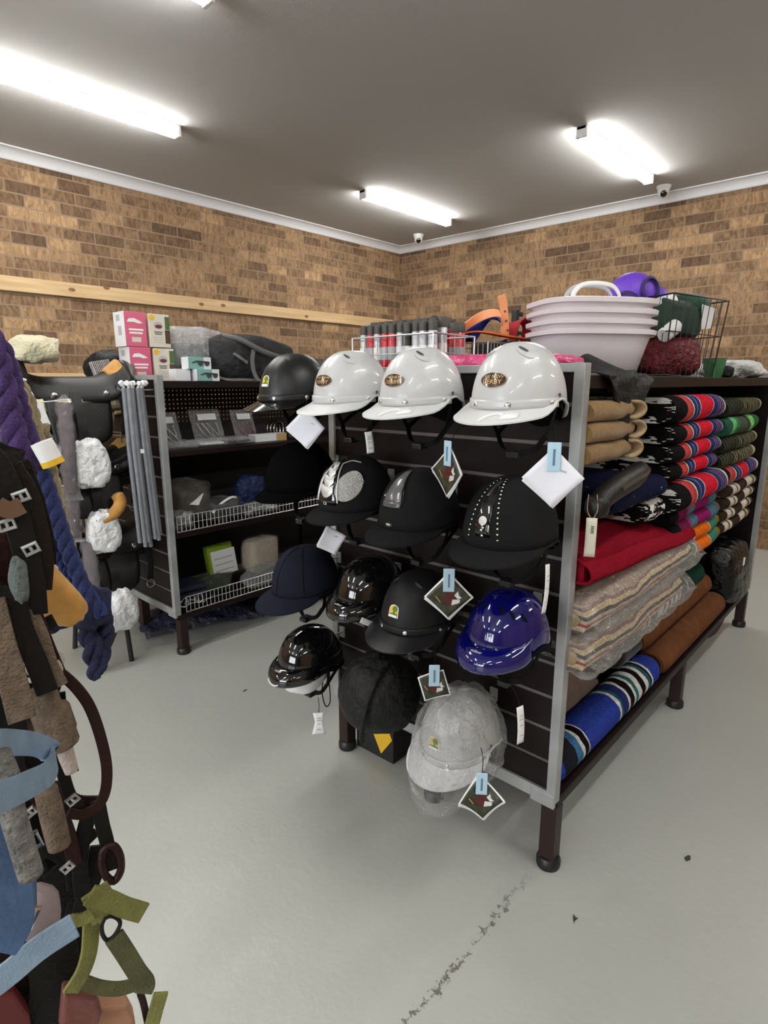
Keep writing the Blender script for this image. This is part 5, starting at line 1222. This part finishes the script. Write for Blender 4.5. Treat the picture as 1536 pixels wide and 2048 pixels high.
# bundle of riding crops in a plastic sleeve
t = thing('crop_bundle', 'bundle of long crops in clear sleeves hanging on the near corner of the back shelf', 'crops', (1.285, 2.76, 1.36), (0, 0, 0))
crop_m = mat('dark_crop', (.05, .055, .062), .45, var=(8, .4)); slv = mat('grey_sleeve', (.30, .32, .35), .28, alpha=.62, bump=(18, .5, .03))
for k in range(7):
    x = -.05+.017*k; y = .012*math.cos(k*2.1); b = MB(); ln = (.70, .72, .70, .73, .69, .70, .68)[k]
    b.tube([(x*.8, y, .03), (x*.95+.004, y, -.25), (x*1.05+.02, y, -ln)], [.0085, .0075, .006], 8); c = b.build('crop', crop_m, t)
    b = MB(); b.tube([(x*.8, y, .035), (x*.95+.004, y-.002, -.25), (x*1.05+.02, y, -ln-.012)], [.0125, .011, .010], 10); b.build('sleeve', slv, c)
    b = MB(); b.tube(smooth_path([(x*.8, y, .03), (x*1.0, y-.01, .05), (x*1.3, y-.012+.01*(k % 2), .066)]), [.006]*6+[.012]*6+[.004], 7); b.build('sleeve_end', M['paper_white'], c)
b = MB(); b.box(-.004, .014, -.022, -.020, -.27, -.25); b.build('size_label', M['paper_white'], t, smooth=False)
b = MB(); b.tube([(1.40, 2.80, 1.385), (1.24, 2.80, 1.385), (1.225, 2.80, 1.395)], .0035, 8); tag(b.build('display_hook', M['grey_metal']), 'steel display hook carrying the crop bundle', 'hook')

# ------------------------------------------------------------------ stock saddles on the end of the back shelf
def saddle(label, x, y, z, top=True, wrap='bag', pad=True, scale=1.0):
    t = thing('saddle', label, 'saddle', (x, y, z), (0, 0, PI)); t.scale = (scale,)*3
    def seat(i, j):
        u = -.27+.52*i; v = 2*j-1
        zz_ = .085*max(0, (-u-.10)/.17)**2 + .075*max(0, (u-.10)/.15)**2
        w_ = .135-.035*max(0, u/.25)+.03*max(0, -u/.27)
        return (u, v*w_, zz_-.11*abs(v)**2.2*(1 if abs(u) < .2 else .85))
    b = MB(); b.grid(seat, 26, 18); b.build('seat', M['leather'], t, angle=180, solid=.014)
    b = MB(); b.sell((.225, 0, .035), (.050, .13, .075), .75, .85, 28, 16); b.v = [(a, c, d-.10*(abs(c)/.13)**2) for a, c, d in b.v]; b.build('pommel_swell', M['leather'], t, angle=180)
    b = MB(); b.tube(smooth_path([(-.24, -.155, -.05), (-.285, -.11, .05), (-.30, 0, .095), (-.285, .11, .05), (-.24, .155, -.05)]), .016, 10); b.build('cantle_roll', mat('grey_leather_roll', (.10, .095, .085), .5), t, angle=180)
    if pad:
        b = MB(); b.grid(lambda i, j: (-.255+.07*j, (2*i-1)*.10, .088-.060*j+.010-.055*(2*i-1)**2), 12, 8); b.build('suede_seat', M['tan'], t, angle=180, solid=.006)
    for s in (-1, 1):
        b = MB()
        def flap(i, j, s=s):
            u = -.15+.30*i+.05*math.sin(PI*i)*j; n_ = 1-abs(2*i-1)**4
            return (u*(1-.12*j)+.02*j, s*(.135+.075*math.sin(j*1.7)+.02*n_*j), -.085-.225*j*(.82+.18*n_))
        b.grid(flap, 16, 14); b.build('flap', M['leather'], t, angle=180, solid=.008)
        b = MB(); b.ribbon(smooth_path([(.02, s*.15, -.06), (.025, s*.225, -.18), (.03, s*.235, -.30), (.03, s*.235, -.34)]), .045, .005, side=(1, 0, 0)); b.build('stirrup_leather', M['leather'], t)
        b = MB(); b.ribbon(smooth_path([(-.20, s*.13, -.03), (-.19, s*.20, -.16), (-.17, s*.22, -.27)]), .035, .004, side=(1, .1, .2)); b.build('billet_strap', M['leather'], t)
        b = MB(); b.tube([(-.17+.022*math.cos(a), s*.222, -.29+.022*math.sin(a)) for a in [2*PI*k/16 for k in range(16)]], .004, 6, closed=True); b.build('ring', M['chrome'], t)
        for (cx, cz, cy) in ((.215, -.01, .115), (.10, -.075, .130), (-.13, -.07, .150)):
            b = MB(); b.lathe([(.016, 0), (.014, .004), (.006, .006)], 12, T3((cx, s*cy, cz), (-s*PI/2, 0, 0))); b.build('concho', M['chrome'], t)
        if wrap == 'bag':
            b = MB(); b.sell((.02, s*.25, -.385), (.085, .05, .11), .5, .6, 30, 18, noise=.06); b.v = [(.02+(a-.02)*(1-.30*max(0, (d+.385)/.11)), c, d) for a, c, d in b.v]
            b.build('wrapped_stirrup', mat('white_tissue', (.84, .85, .86), .6, bump=(24, .8, .04)), t, angle=180)
        else:
            b = MB(); wd = mat('stirrup_wood', (.28, .19, .10), .6); b.tube(smooth_path([(-.045, s*.24, -.34), (-.07, s*.24, -.44), (-.07, s*.24, -.45)]), .009, 8); b.tube(smooth_path([(.045, s*.24, -.34), (.07, s*.24, -.44), (.07, s*.24, -.45)]), .009, 8); b.tube([(-.078, s*.24, -.45), (.078, s*.24, -.45)], .012, 8); b.tube([(-.045, s*.24, -.34), (.045, s*.24, -.34)], .010, 8); b.build('stirrup', wd, t)
    for s in (-1, 1):
        b = MB(); b.sell((0.0, s*.08, -.115), (.25, .07, .035), .7, .7, 30, 12); b.build('panel_lining', M['fleece'] if top else M['leather_brown'], t, angle=180)
    return t
S1 = saddle('black stock saddle at the top, with a cream fleece pad on its front', 1.115, 3.12, 1.435, True, 'bag')
b = MB(); wd = mat('stirrup_wood', (.28, .19, .10), .6)
for q0, q1 in (((-.02, -.10), (-.045, -.22)), ((.05, -.10), (.085, -.22)), ((-.055, -.225), (.095, -.21)), ((-.02, -.10), (.05, -.10))): b.tube([(q0[0]-.20, .16, q0[1]-.06), (q1[0]-.20, .18, q1[1]-.06)], .009, 8)
b.build('wooden_stirrup', wd, S1)
b = MB(); b.slab([(-.030, 0, .046), (.004, 0, .054), (.030, 0, -.046), (-.002, 0, -.056)], (0, .001, 0)); b.tube(smooth_path([(-.012, 0, .048), (-.012, .07, .10), (-.005, .16, .125)]), .0015, 5); P = ony(84, 828, 2.84); o = b.build('price_tag', M['paper_white'], smooth=False); o.location = P; tag(o, 'white price tag hanging under the front of the top saddle', 'tag')
t = thing('fleece_pad', 'cream fleece pad sitting on the front of the top saddle', 'pad', (.985, 3.10, 1.535), (0, 0, .1)); b = MB(); b.sell((0, 0, .035), (.105, .11, .058), .7, .8, 28, 14, noise=.09); b.build('fleece_body', M['fleece'], t, angle=180)
saddle('middle black stock saddle with a tan knee roll and paper wrapped stirrups', 1.14, 3.10, 1.07, False, 'bag', True, .92)
saddle('lowest black stock saddle, with paper wrapped stirrups near the floor', 1.18, 3.08, .66, False, 'bag', False, .92)
P = ony(209, 1012, 2.86); t = thing('knee_roll', 'curved tan suede knee roll on the middle saddle', 'pad', P, (0, 0, 0)); b = MB(); b.tube(smooth_path([(.06, 0, .055), (.072, -.01, .01), (.04, -.015, -.035), (-.02, -.01, -.062), (-.05, 0, -.06)]), [.012]+[.030]*23+[.012], 10, flat=.8); b.build('roll_body', M['tan'], t, angle=180)
for k, (px0, py0, px1, py1, yy, q) in enumerate(((128, 805, 142, 985, 2.84, 'upper clear sleeved girth hanging in front of the saddles'), (142, 975, 146, 1075, 2.86, 'second clear sleeved girth hanging below the first'), (176, 1085, 190, 1225, 2.86, 'lowest clear sleeved girth hanging beside the bottom saddle'))):
    A, B_ = ony(px0, py0, yy), ony(px1, py1, yy); t = thing('girth', q, 'girth', A)
    D = B_-A; b = MB(); b.tube([(0, 0, 0), D*.5+Vector((.004, 0, 0)), D], [.030, .034, .030], 12, flat=.45); b.build('girth_body', mat('mauve_grey_girth', (.10, .075, .085), .7, var=(20, .3)), t, angle=180)
    b = MB(); b.tube([D*(i/12) for i in range(-1, 14)], [.010]+[.038+.006*math.sin(i*2.3) for i in range(13)]+[.055], 14, flat=.5); b.build('plastic_sleeve', M['film'], t, angle=180)
    b = MB(); b.tube([Vector((-.10, .06, .0)), Vector((.02, .02, .01))], .003, 6); b.build('hanger_wire', M['wire'], t)
t = thing('saddle_stand', 'black tubular saddle stand on the floor under the lowest saddle', 'saddle stand', (1.12, 3.05, 0))
for (a, c) in (((-.06, .21), (.02, .12)), ((-.085, -.18), (.02, -.06)), ((.08, -.17), (.08, -.06)), ((.08, .21), (.08, .12))):
    b = MB(); b.tube([(a[0], a[1], 0.0), (a[0]*.8+c[0]*.2, a[1]*.8+c[1]*.2, .18), (c[0], c[1], .44)], .013, 8); b.build('leg', M['black_rubber'], t)
b = MB(); b.tube([(-.22, .0, .47), (.20, 0, .47)], .02, 10); b.build('rail', M['black_rubber'], t)
b = MB(); b.tube(smooth_path([(-.09, -.17, .02), (-.02, -.2, .16), (.07, -.165, .30)]), .011, 8); b.build('brace', M['black_rubber'], t)
for k, (z, yy) in enumerate(((1.30, 3.12), (.945, 3.10))):
    b = MB(); b.box(.86, 1.40, yy-.015, yy+.015, z-.055, z-.025); b.box(1.385, 1.402, yy-.05, yy+.05, z-.10, z+.02)
    tag(b.build('saddle_bracket', M['black_rubber'], smooth=False, bev=.003), ('upper', 'lower')[k]+' black bracket arm holding up a saddle on the slatted panel', 'bracket')
b = MB(); b.sell((0, 0, 0), (.075, .05, .05), .6, .6, 24, 12, noise=.07); o = b.build('plastic_packet', M['film_milky'], angle=180); o.location = ony(229, 1243, 2.84); tag(o, 'small clear packet hanging under the lowest wrapped stirrup', 'packet')

# ------------------------------------------------------------------ hanging tack close to the viewer at the left
def F(pts, d=.9): return [fg(p[0], p[1], p[2] if len(p) > 2 else d) for p in pts]
def twisted(b, path, r, strands=3, turns=None, n=7):
    P = [Vector(p) for p in path]; L = sum((q-p).length for p, q in zip(P, P[1:])); turns = turns or L/(r*5.5)
    u = Vector((1, 0, 0)); 
    for s in range(strands):
        Q = []; acc = 0
        for i, p in enumerate(P):
            if i: acc += (p-P[i-1]).length
            T = ((P[min(i+1, len(P)-1)]-P[max(i-1, 0)]).normalized()); uu = (u-T*u.dot(T)).normalized(); w_ = T.cross(uu); a = 2*PI*(turns*acc/L+s/strands)
            Q.append(p+(uu*math.cos(a)+w_*math.sin(a))*r*.52)
        b.tube(Q, r*.60, n)
def rope(label, pts, r, m, d=.95, k=22, name='lead_rope', strands=3):
    P = F(pts, d); t = thing(name, label, 'rope', P[0]); o = Vector(P[0])
    b = MB(); twisted(b, [p-o for p in smooth_path(P, k)], r, strands); b.build('rope_body', m, t, angle=180); return t, o
purp = mat('purple_rope', (.055, .022, .12), .8, var=(60, .4), bump=(300, .5)); blue_r = mat('blue_rope', (.018, .030, .125), .8, var=(60, .4), bump=(300, .5)); sand = mat('sand_rope', (.30, .25, .145), .85, var=(50, .35), bump=(300, .5)); navy_r = mat('navy_rope', (.010, .013, .055), .8, var=(60, .3), bump=(300, .5))
loopn = (.5, -1, 0)
rope('purple rope hanging at the far left edge in front of the saddles', [(-60, 640), (-14, 700), (8, 780), (26, 860), (50, 950)], .015, purp, .92)
rope('second purple rope, hanging just right of the first and over the blue ones', [(-40, 640), (8, 705), (34, 790), (56, 870), (84, 935)], .011, purp, .95)
rope('dark blue rope slanting from the purple ropes down to the knotted halter', [(0, 790), (48, 850), (78, 930), (108, 1015), (138, 1105), (168, 1175), (205, 1230)], .011, blue_r, .98)
rope('thin blue rope curling to the right below the middle saddle', [(78, 985), (100, 1075), (130, 1140), (160, 1180), (190, 1183)], .007, blue_r, 1.0)
rope('sand coloured rope hanging over the front of the top saddle', [(-60, 690), (-5, 735), (38, 790), (58, 860), (84, 960), (106, 1050), (138, 1130), (156, 1180)], .012, sand, 1.04)
rope('second sand rope, ending level with the middle saddle', [(-50, 650), (15, 740), (54, 800), (74, 880), (92, 990), (110, 1070)], .011, sand, 1.08)
rope('sand rope at the right of the bunch running down beside the paper wrapped stirrup', [(84, 850), (100, 930), (122, 1030), (146, 1120), (160, 1190), (168, 1240)], .010, sand, 1.10)
P = fg(95, 906, .90); t = thing('rope_label', 'white and yellow paper band round the purple rope end', 'label', P, (.35, 0, FACE(P)))
b = MB(); b.lathe([(.014, -.016), (.014, .016)], 18); b.build('label_sleeve', M['paper_white'], t); b = MB(); b.lathe([(.0145, -.017), (.0145, -.009)], 18); b.build('yellow_end', M['yellow'], t)
# knotted navy rope halter hanging low
P0 = fg(185, 1215, 1.0); t = thing('rope_halter', 'navy knotted rope halter hanging lowest in front of the black stand', 'halter', P0)
for k, pts in enumerate(([(160, 1205), (175, 1260), (195, 1300), (200, 1335), (190, 1345), (182, 1310), (170, 1260), (165, 1215)], [(170, 1210), (205, 1230), (215, 1260), (200, 1285), (180, 1270), (172, 1235)], [(150, 1225), (120, 1245), (100, 1255), (118, 1240), (160, 1220)], [(180, 1230), (195, 1262), (205, 1300), (203, 1330), (192, 1340)])):
    b = MB(); twisted(b, [p-P0 for p in smooth_path(F(pts, 1.0+.008*k), 12)], .012 if k != 2 else .014, 2); b.build('rope_loop', navy_r, t, angle=180)
b = MB(); b.sell((0, 0, 0), (.030, .026, .034), .9, .9, 20, 12, noise=.1); b.build('knot', navy_r, t, angle=180)
# leather bridles
dk = mat('dark_leather_strap', (0.0126, 0.0084, 0.0063), .42, spec=.18, bump=(150, .2)); bk_ = mat('near_black_strap', (0.0070, 0.0056, 0.0049), .45, spec=.18, bump=(150, .2)); taupe_w = mat('taupe_web', (.15, .105, .07), .85, var=(70, .3), bump=(260, .6)); wine = mat('wine_brown_strap', (0.0224, 0.0077, 0.0063), .42, spec=.18, bump=(150, .2))
def strap(t, o, name, pts, w_, m, d=.85, th=.005, k=7, turn=0):
    P = smooth_path(F(pts, d), k); b = MB(); n = (EYE-P[len(P)//2]); n = Vector((n.x, n.y, n.z*.3)).normalized()
    if turn: n = Matrix.Rotation(turn, 3, 'Z') @ n
    b.ribbon([p-o for p in P], w_, th, nrm=n); return b.build(name, m, t, angle=50, bev=.0012)
def bkl(t, o, px, py, d, r=.014, rot=0, m=None):
    P = fg(px, py, d)-o; yw = FACE(fg(px, py, d)); b = MB(); Q = []
    for (a, c) in ((-1, -1), (1, -1), (1, 1), (-1, 1)):
        y_, z_ = a*r*1.15, c*r*.8; y_, z_ = y_*math.cos(rot)-z_*math.sin(rot), y_*math.sin(rot)+z_*math.cos(rot); Q.append(P+Vector((-math.sin(yw)*y_, math.cos(yw)*y_, z_)))
    b.tube(Q, .0028, 6, closed=True); b.tube([(Q[0]+Q[1])/2, (Q[2]+Q[3])/2], .002, 6); b.build('buckle', m or M['chrome'], t)
def bridle(label, o_px, d): P = fg(o_px[0], o_px[1], d); return thing('bridle', label, 'bridle', P), Vector(P)
t, o = bridle('dark leather bridle with steel buckles beside the blue rope at the left edge', (40, 940), .84)
for k, (pts, w_, m) in enumerate((([(-30, 900), (10, 960), (40, 1060), (62, 1150), (70, 1230)], 0.029, bk_), ([(20, 930), (55, 990), (75, 1060), (85, 1120), (82, 1180)], 0.025, dk), ([(-20, 960), (-5, 1080), (20, 1180), (30, 1260)], 0.026, wine), ([(45, 920), (75, 1000), (95, 1080), (100, 1130)], 0.016, bk_), ([(-25, 1040), (10, 1100), (45, 1120), (90, 1105)], 0.019, dk))): strap(t, o, 'strap', pts, w_, m, .82+.012*k)
for px, py, ro in ((42, 993, .3), (62, 1098, .35), (14, 1050, .2), (24, 1185, .3)): bkl(t, o, px, py, .815, .0065, ro, M['grey_metal'])
strap(t, o, 'tan_keeper', [(-5, 1010), (20, 1020), (45, 1010)], .020, mat('tan_keeper', (.10, .05, .02), .6), .81)
t, o = bridle('dark strap bridle with grey green fleece tubes filling the left edge at mid height', (20, 1250), .80)
for k, (pts, w_, m) in enumerate((([(-20, 1200), (0, 1280), (25, 1360), (45, 1440)], 0.031, taupe_w), ([(30, 1200), (45, 1260), (75, 1330), (95, 1385)], 0.025, bk_), ([(60, 1215), (85, 1270), (105, 1330), (125, 1370)], 0.014, taupe_w), ([(70, 1225), (95, 1290), (118, 1345)], 0.016, wine), ([(-15, 1300), (10, 1400), (20, 1470), (15, 1540)], 0.037, bk_), ([(20, 1360), (45, 1430), (70, 1475), (90, 1500)], 0.011, taupe_w), ([(0, 1150), (30, 1230), (60, 1260), (110, 1240)], 0.019, bk_))): strap(t, o, 'strap', pts, w_, m, .80+.01*k)
b = MB(); P = fg(38, 1160, .79)-o; b.sell(P, (.010, .012, .028), .9, .9, 20, 12, noise=.06); b.build('fleece_tube', mat('grey_green_fleece', (.10, .12, .11), .95, bump=(120, .6)), t, angle=180)
b = MB(); P = fg(92, 1330, .84)-o; b.sell(P, (.022, .022, .018), .9, .9, 20, 12, noise=.08); b.build('fleece_knob', mat('pale_fleece_knob', (.42, .38, .30), .95, bump=(120, .6)), t, angle=180)
P = fg(108, 1190, .90); t = thing('noseband', 'mustard tan fleece lined noseband hanging between the bridles and blue rope', 'noseband', P, (0, 0, FACE(P)))
b = MB(); b.sell((0, 0, 0), (.022, .026, .050), .6, .75, 32, 18, noise=.03, X=T3((0, 0, 0), (.55, 0, 0))); b.build('noseband_pad', M['tan'], t, angle=180)
b = MB(); b.ribbon(smooth_path([(.0, -.03, .05), (-.01, -.045, .10), (-.01, -.05, .14)]), .03, .004, nrm=(1, 0, 0)); b.build('cheek_strap', bk_, t)
t, o = bridle('wine brown bridle whose long rein loops out furthest right at the left edge', (150, 1400), .86)
for k, (pts, w_, m) in enumerate((([(100, 1335), (125, 1350), (155, 1378), (180, 1415), (200, 1470), (213, 1530), (211, 1580), (195, 1612), (165, 1628), (135, 1625)], .015, wine), ([(118, 1500), (126, 1545), (140, 1590), (160, 1620)], .016, bk_), ([(118, 1385), (122, 1440), (130, 1490), (146, 1545)], .016, bk_), ([(195, 1600), (205, 1650), (215, 1690), (222, 1740)], .020, bk_), ([(125, 1560), (122, 1620), (140, 1680), (150, 1730)], .020, wine), ([(180, 1620), (165, 1680), (160, 1740), (165, 1790)], .022, bk_), ([(100, 1640), (130, 1680), (155, 1690), (190, 1660)], .020, dk), ([(60, 1720), (100, 1700), (140, 1730), (150, 1775)], .022, bk_), ([(118, 1590), (150, 1610), (195, 1612)], .030, wine), ([(200, 1690), (190, 1740), (172, 1790), (160, 1840)], .028, bk_), ([(100, 1740), (125, 1775), (150, 1800), (140, 1850)], .024, bk_))): strap(t, o, 'strap', pts, w_, m, .86+.004*k)
b = MB(); b.tube([p-o for p in smooth_path(F([(205, 1705), (215, 1692), (230, 1694), (241, 1715), (241, 1742), (228, 1762), (212, 1752), (204, 1728), (205, 1706)], .87), 4)[:-1]], .006, 8, closed=True); b.build('leather_ring', wine, t, angle=180)
for px, py in ((145, 1600), (118, 1690), (60, 1625), (135, 1735)): bkl(t, o, px, py, .845, .006, .5, M['wire'])
b = MB(); b.tube([p-o for p in smooth_path(F([(85, 1375), (100, 1420), (118, 1470), (125, 1488)], .84))], [.016]*6+[.024]*6+[.022]*7, 12); b.build('felt_tube', taupe_w, t, angle=180)
b = MB(); b.tube([p-o for p in F([(126, 1488), (134, 1515), (143, 1542)], .84)], [.011, .0105, .009], 10); b.build('pale_rope_end', mat('pale_pink_grey', (.42, .35, .31), .8, bump=(200, .4)), t)
b = MB(); b.tube([p-o for p in smooth_path(F([(92, 1580), (105, 1640), (118, 1690), (112, 1660), (98, 1600)], .83))], .015, 10); b.build('taupe_cover', taupe_w, t, angle=180)
# pale blue padded halter
lb = mat('pale_blue_web', (.19, .27, .36), .6, bump=(300, .3), var=(30, .15)); lb2 = mat('mid_blue_web', (.045, .095, .20), .38, bump=(120, .2), var=(14, .3)); chw = mat('grey_wool_lining', (.09, .085, .08), .95, var=(45, .6, (.26, .25, .23)), bump=(130, .8))
P0 = fg(40, 1530, .70); t = thing('halter', 'pale blue webbing halter whose ring loop juts out at the left edge', 'halter', P0); o = Vector(P0)
b = MB(); b.ribbon([p-o for p in smooth_path([fg(-30, 1490, .62), fg(20, 1485, .70), fg(75, 1490, .78), fg(108, 1512, .79), fg(98, 1545, .72), fg(55, 1570, .64), fg(10, 1590, .60), fg(-30, 1600, .58)], 7)], .028, .004, side=(0, .15, 1)); b.build('nose_loop', lb, t, angle=50)
strap(t, o, 'cheek_strap', [(-40, 1560), (-10, 1660), (15, 1760), (20, 1850), (-10, 1900)], .044, lb2, .66, .006)
strap(t, o, 'side_strap', [(-25, 1585), (22, 1660), (40, 1740), (44, 1830)], .030, lb2, .69, .005)
strap(t, o, 'chin_strap', [(-40, 1990), (20, 1945), (80, 1895), (150, 1850)], .030, lb, .68, .004)
b = MB(); b.tube([p-o for p in smooth_path(F([(-5, 1510), (15, 1560), (24, 1620), (44, 1690), (62, 1750)], .64))], .012, 12); b.build('wool_lining', chw, t, angle=180)
b = MB(); P = fg(75, 1822, .76)-o; b.sell(P, (.026, .026, .030), .8, .8, 20, 12, noise=.04); b.build('grey_pad', mat('mauve_grey_pad', (.22, .17, .17), .9), t, angle=180)
bkl(t, o, 40, 1838, .665, .014, -.5); bkl(t, o, 52, 1690, .70, .012, .2)
t, o = bridle('black bridle straps hanging behind the pale blue halter at bottom left', (60, 1850), .85)
for k, (pts, w_, m) in enumerate((([(-20, 1660), (40, 1760), (90, 1860), (110, 1960), (90, 2060)], .070, bk_), ([(60, 1780), (110, 1840), (140, 1900), (130, 1990)], .050, bk_), ([(-20, 1880), (40, 1920), (70, 1990), (60, 2080)], .080, dk), ([(20, 1860), (90, 1845), (140, 1835)], .030, wine), ([(-10, 1950), (30, 2000), (40, 2080)], .06, wine), ([(40, 1560), (70, 1640), (90, 1730), (110, 1800)], .050, bk_), ([(0, 1420), (40, 1500), (60, 1580), (60, 1660)], .060, bk_))): strap(t, o, 'strap', pts, w_, m, .90+.012*k)
# olive halter
ov = mat('olive_webbing', (.155, .155, .035), .65, bump=(260, .4), var=(24, .25)); ovd = mat('dark_olive_webbing', (.075, .075, .022), .65, bump=(260, .4), var=(24, .25))
P0 = fg(200, 1800, .80); t = thing('halter', 'olive green webbing halter hanging lowest at bottom left', 'halter', P0); o = Vector(P0)
strap(t, o, 'crown_strap', [(178, 1790), (215, 1800), (250, 1815), (288, 1826)], .028, ov, .80)
strap(t, o, 'cheek_strap', [(188, 1780), (206, 1810), (212, 1838)], .036, ov, .802)
strap(t, o, 'throat_strap', [(183, 1815), (182, 1860), (178, 1905), (165, 1945), (140, 1985)], .024, ov, .81, turn=.4)
strap(t, o, 'cheek_strap', [(228, 1872), (250, 1905), (275, 1945), (292, 1968), (286, 1985)], .026, ovd, .80)
strap(t, o, 'nose_strap', [(160, 1962), (200, 1975), (240, 1977), (278, 1966)], .020, ovd, .83)
strap(t, o, 'cord', [(280, 1985), (288, 2010), (298, 2060)], .010, wine, .81)
strap(t, o, 'loose_end', [(322, 1985), (312, 2020), (300, 2065)], .022, ov, .80)
strap(t, o, 'knot_strap', [(140, 1842), (165, 1838), (188, 1826)], .018, ov, .80)
b = MB(); b.tube([p-o for p in smooth_path(F([(210, 1836), (204, 1850), (205, 1868), (214, 1880), (228, 1872), (240, 1850), (236, 1838), (222, 1832), (211, 1836)], .80), 4)[:-1]], .0030, 8, closed=True); b.build('square_ring', dk, t)
for k, (pts, m, q) in enumerate(((((128, 1990), (195, 1995), (205, 2030), (190, 2075), (120, 2075)), mat('salmon_red_packet', (.15, .045, .035), .55, bump=(30, .4)), 'salmon red pad poking up at the bottom edge under the olive halter'), (((195, 2018), (255, 2012), (270, 2040), (275, 2080), (190, 2080)), mat('apricot_pad', (.33, .16, .09), .6, bump=(30, .3)), 'apricot pad at the bottom edge next to the salmon red one'), (((-20, 1985), (30, 1990), (60, 2030), (70, 2090), (-20, 2090)), mat('crimson_pad', (.10, .010, .010), .55), 'dark crimson pad in the bottom left corner of the photo'))):
    Q = F(pts, .84+.02*k); n = (Q[0]-EYE); n.z = 0; n = n.normalized()*.03
    b = MB(); b.slab(Q, n); ob = b.build('saddle_pad', m, smooth=False, bev=.005); tag(ob, q, 'pad')
# unseen rack added on the left to hold up the tack: every bundle hangs by its headpiece from one of its arms
TIPS = []
def headpiece(name, y_tip, d, ends, w_, m, px=-75):  # straps added to join the bundles to the rack arms
    A = fg(px, y_tip, d); TIPS.append(A); par = bpy.data.objects[name]; o = par.location
    for (ex, ey, ed) in ends:
        E_ = fg(ex, ey, ed); mid = (A+E_)/2+Vector((0, 0, -.01)); b = MB(); n = Vector((EYE.x-A.x, EYE.y-A.y, .2)).normalized()
        b.ribbon([p-o for p in smooth_path([A, mid, E_], 6)], w_, .004, nrm=n); b.build('headpiece', m, par, angle=60)
headpiece('bridle', 845, .84, [(-30, 900, .82), (20, 930, .832), (45, 920, .856), (-20, 960, .844)], .024, bk_)
headpiece('bridle.001', 1120, .82, [(-20, 1200, .80), (30, 1200, .81), (60, 1215, .82), (0, 1150, .86), (-15, 1300, .84)], .022, bk_)
headpiece('bridle.002', 1330, .87, [(100, 1335, .86), (118, 1385, .868), (60, 1720, .888), (100, 1640, .884)], .016, wine)
headpiece('bridle.003', 1480, .92, [(-20, 1660, .90), (0, 1420, .972), (40, 1560, .96), (-20, 1880, .924)], .03, bk_)
TIPS += [fg(-62, 655, .93), fg(-62, 680, 1.05), fg(-75, 1530, .64)]
t = thing('added_tack_rack', 'black tack rack added out of view at the left to hold the ropes and bridles', 'rack', (-.06, 1.02, 0))
b = MB(); b.box(-.03, .03, -.03, .03, 0, 1.95); b.build('post', M['black_wire'], t, smooth=False, bev=.004)
b = MB(); b.box(-.25, .25, -.2, .2, 0, .03); b.build('base', M['black_wire'], t, smooth=False, bev=.004)
for A in TIPS:
    L_ = A-Vector((-.06, 1.02, 0)); b = MB(); b.tube([(0, 0, L_.z), (L_.x*.9, L_.y*.9, L_.z), (L_.x, L_.y, L_.z+.012)], .007, 8); b.build('arm', M['black_wire'], t)
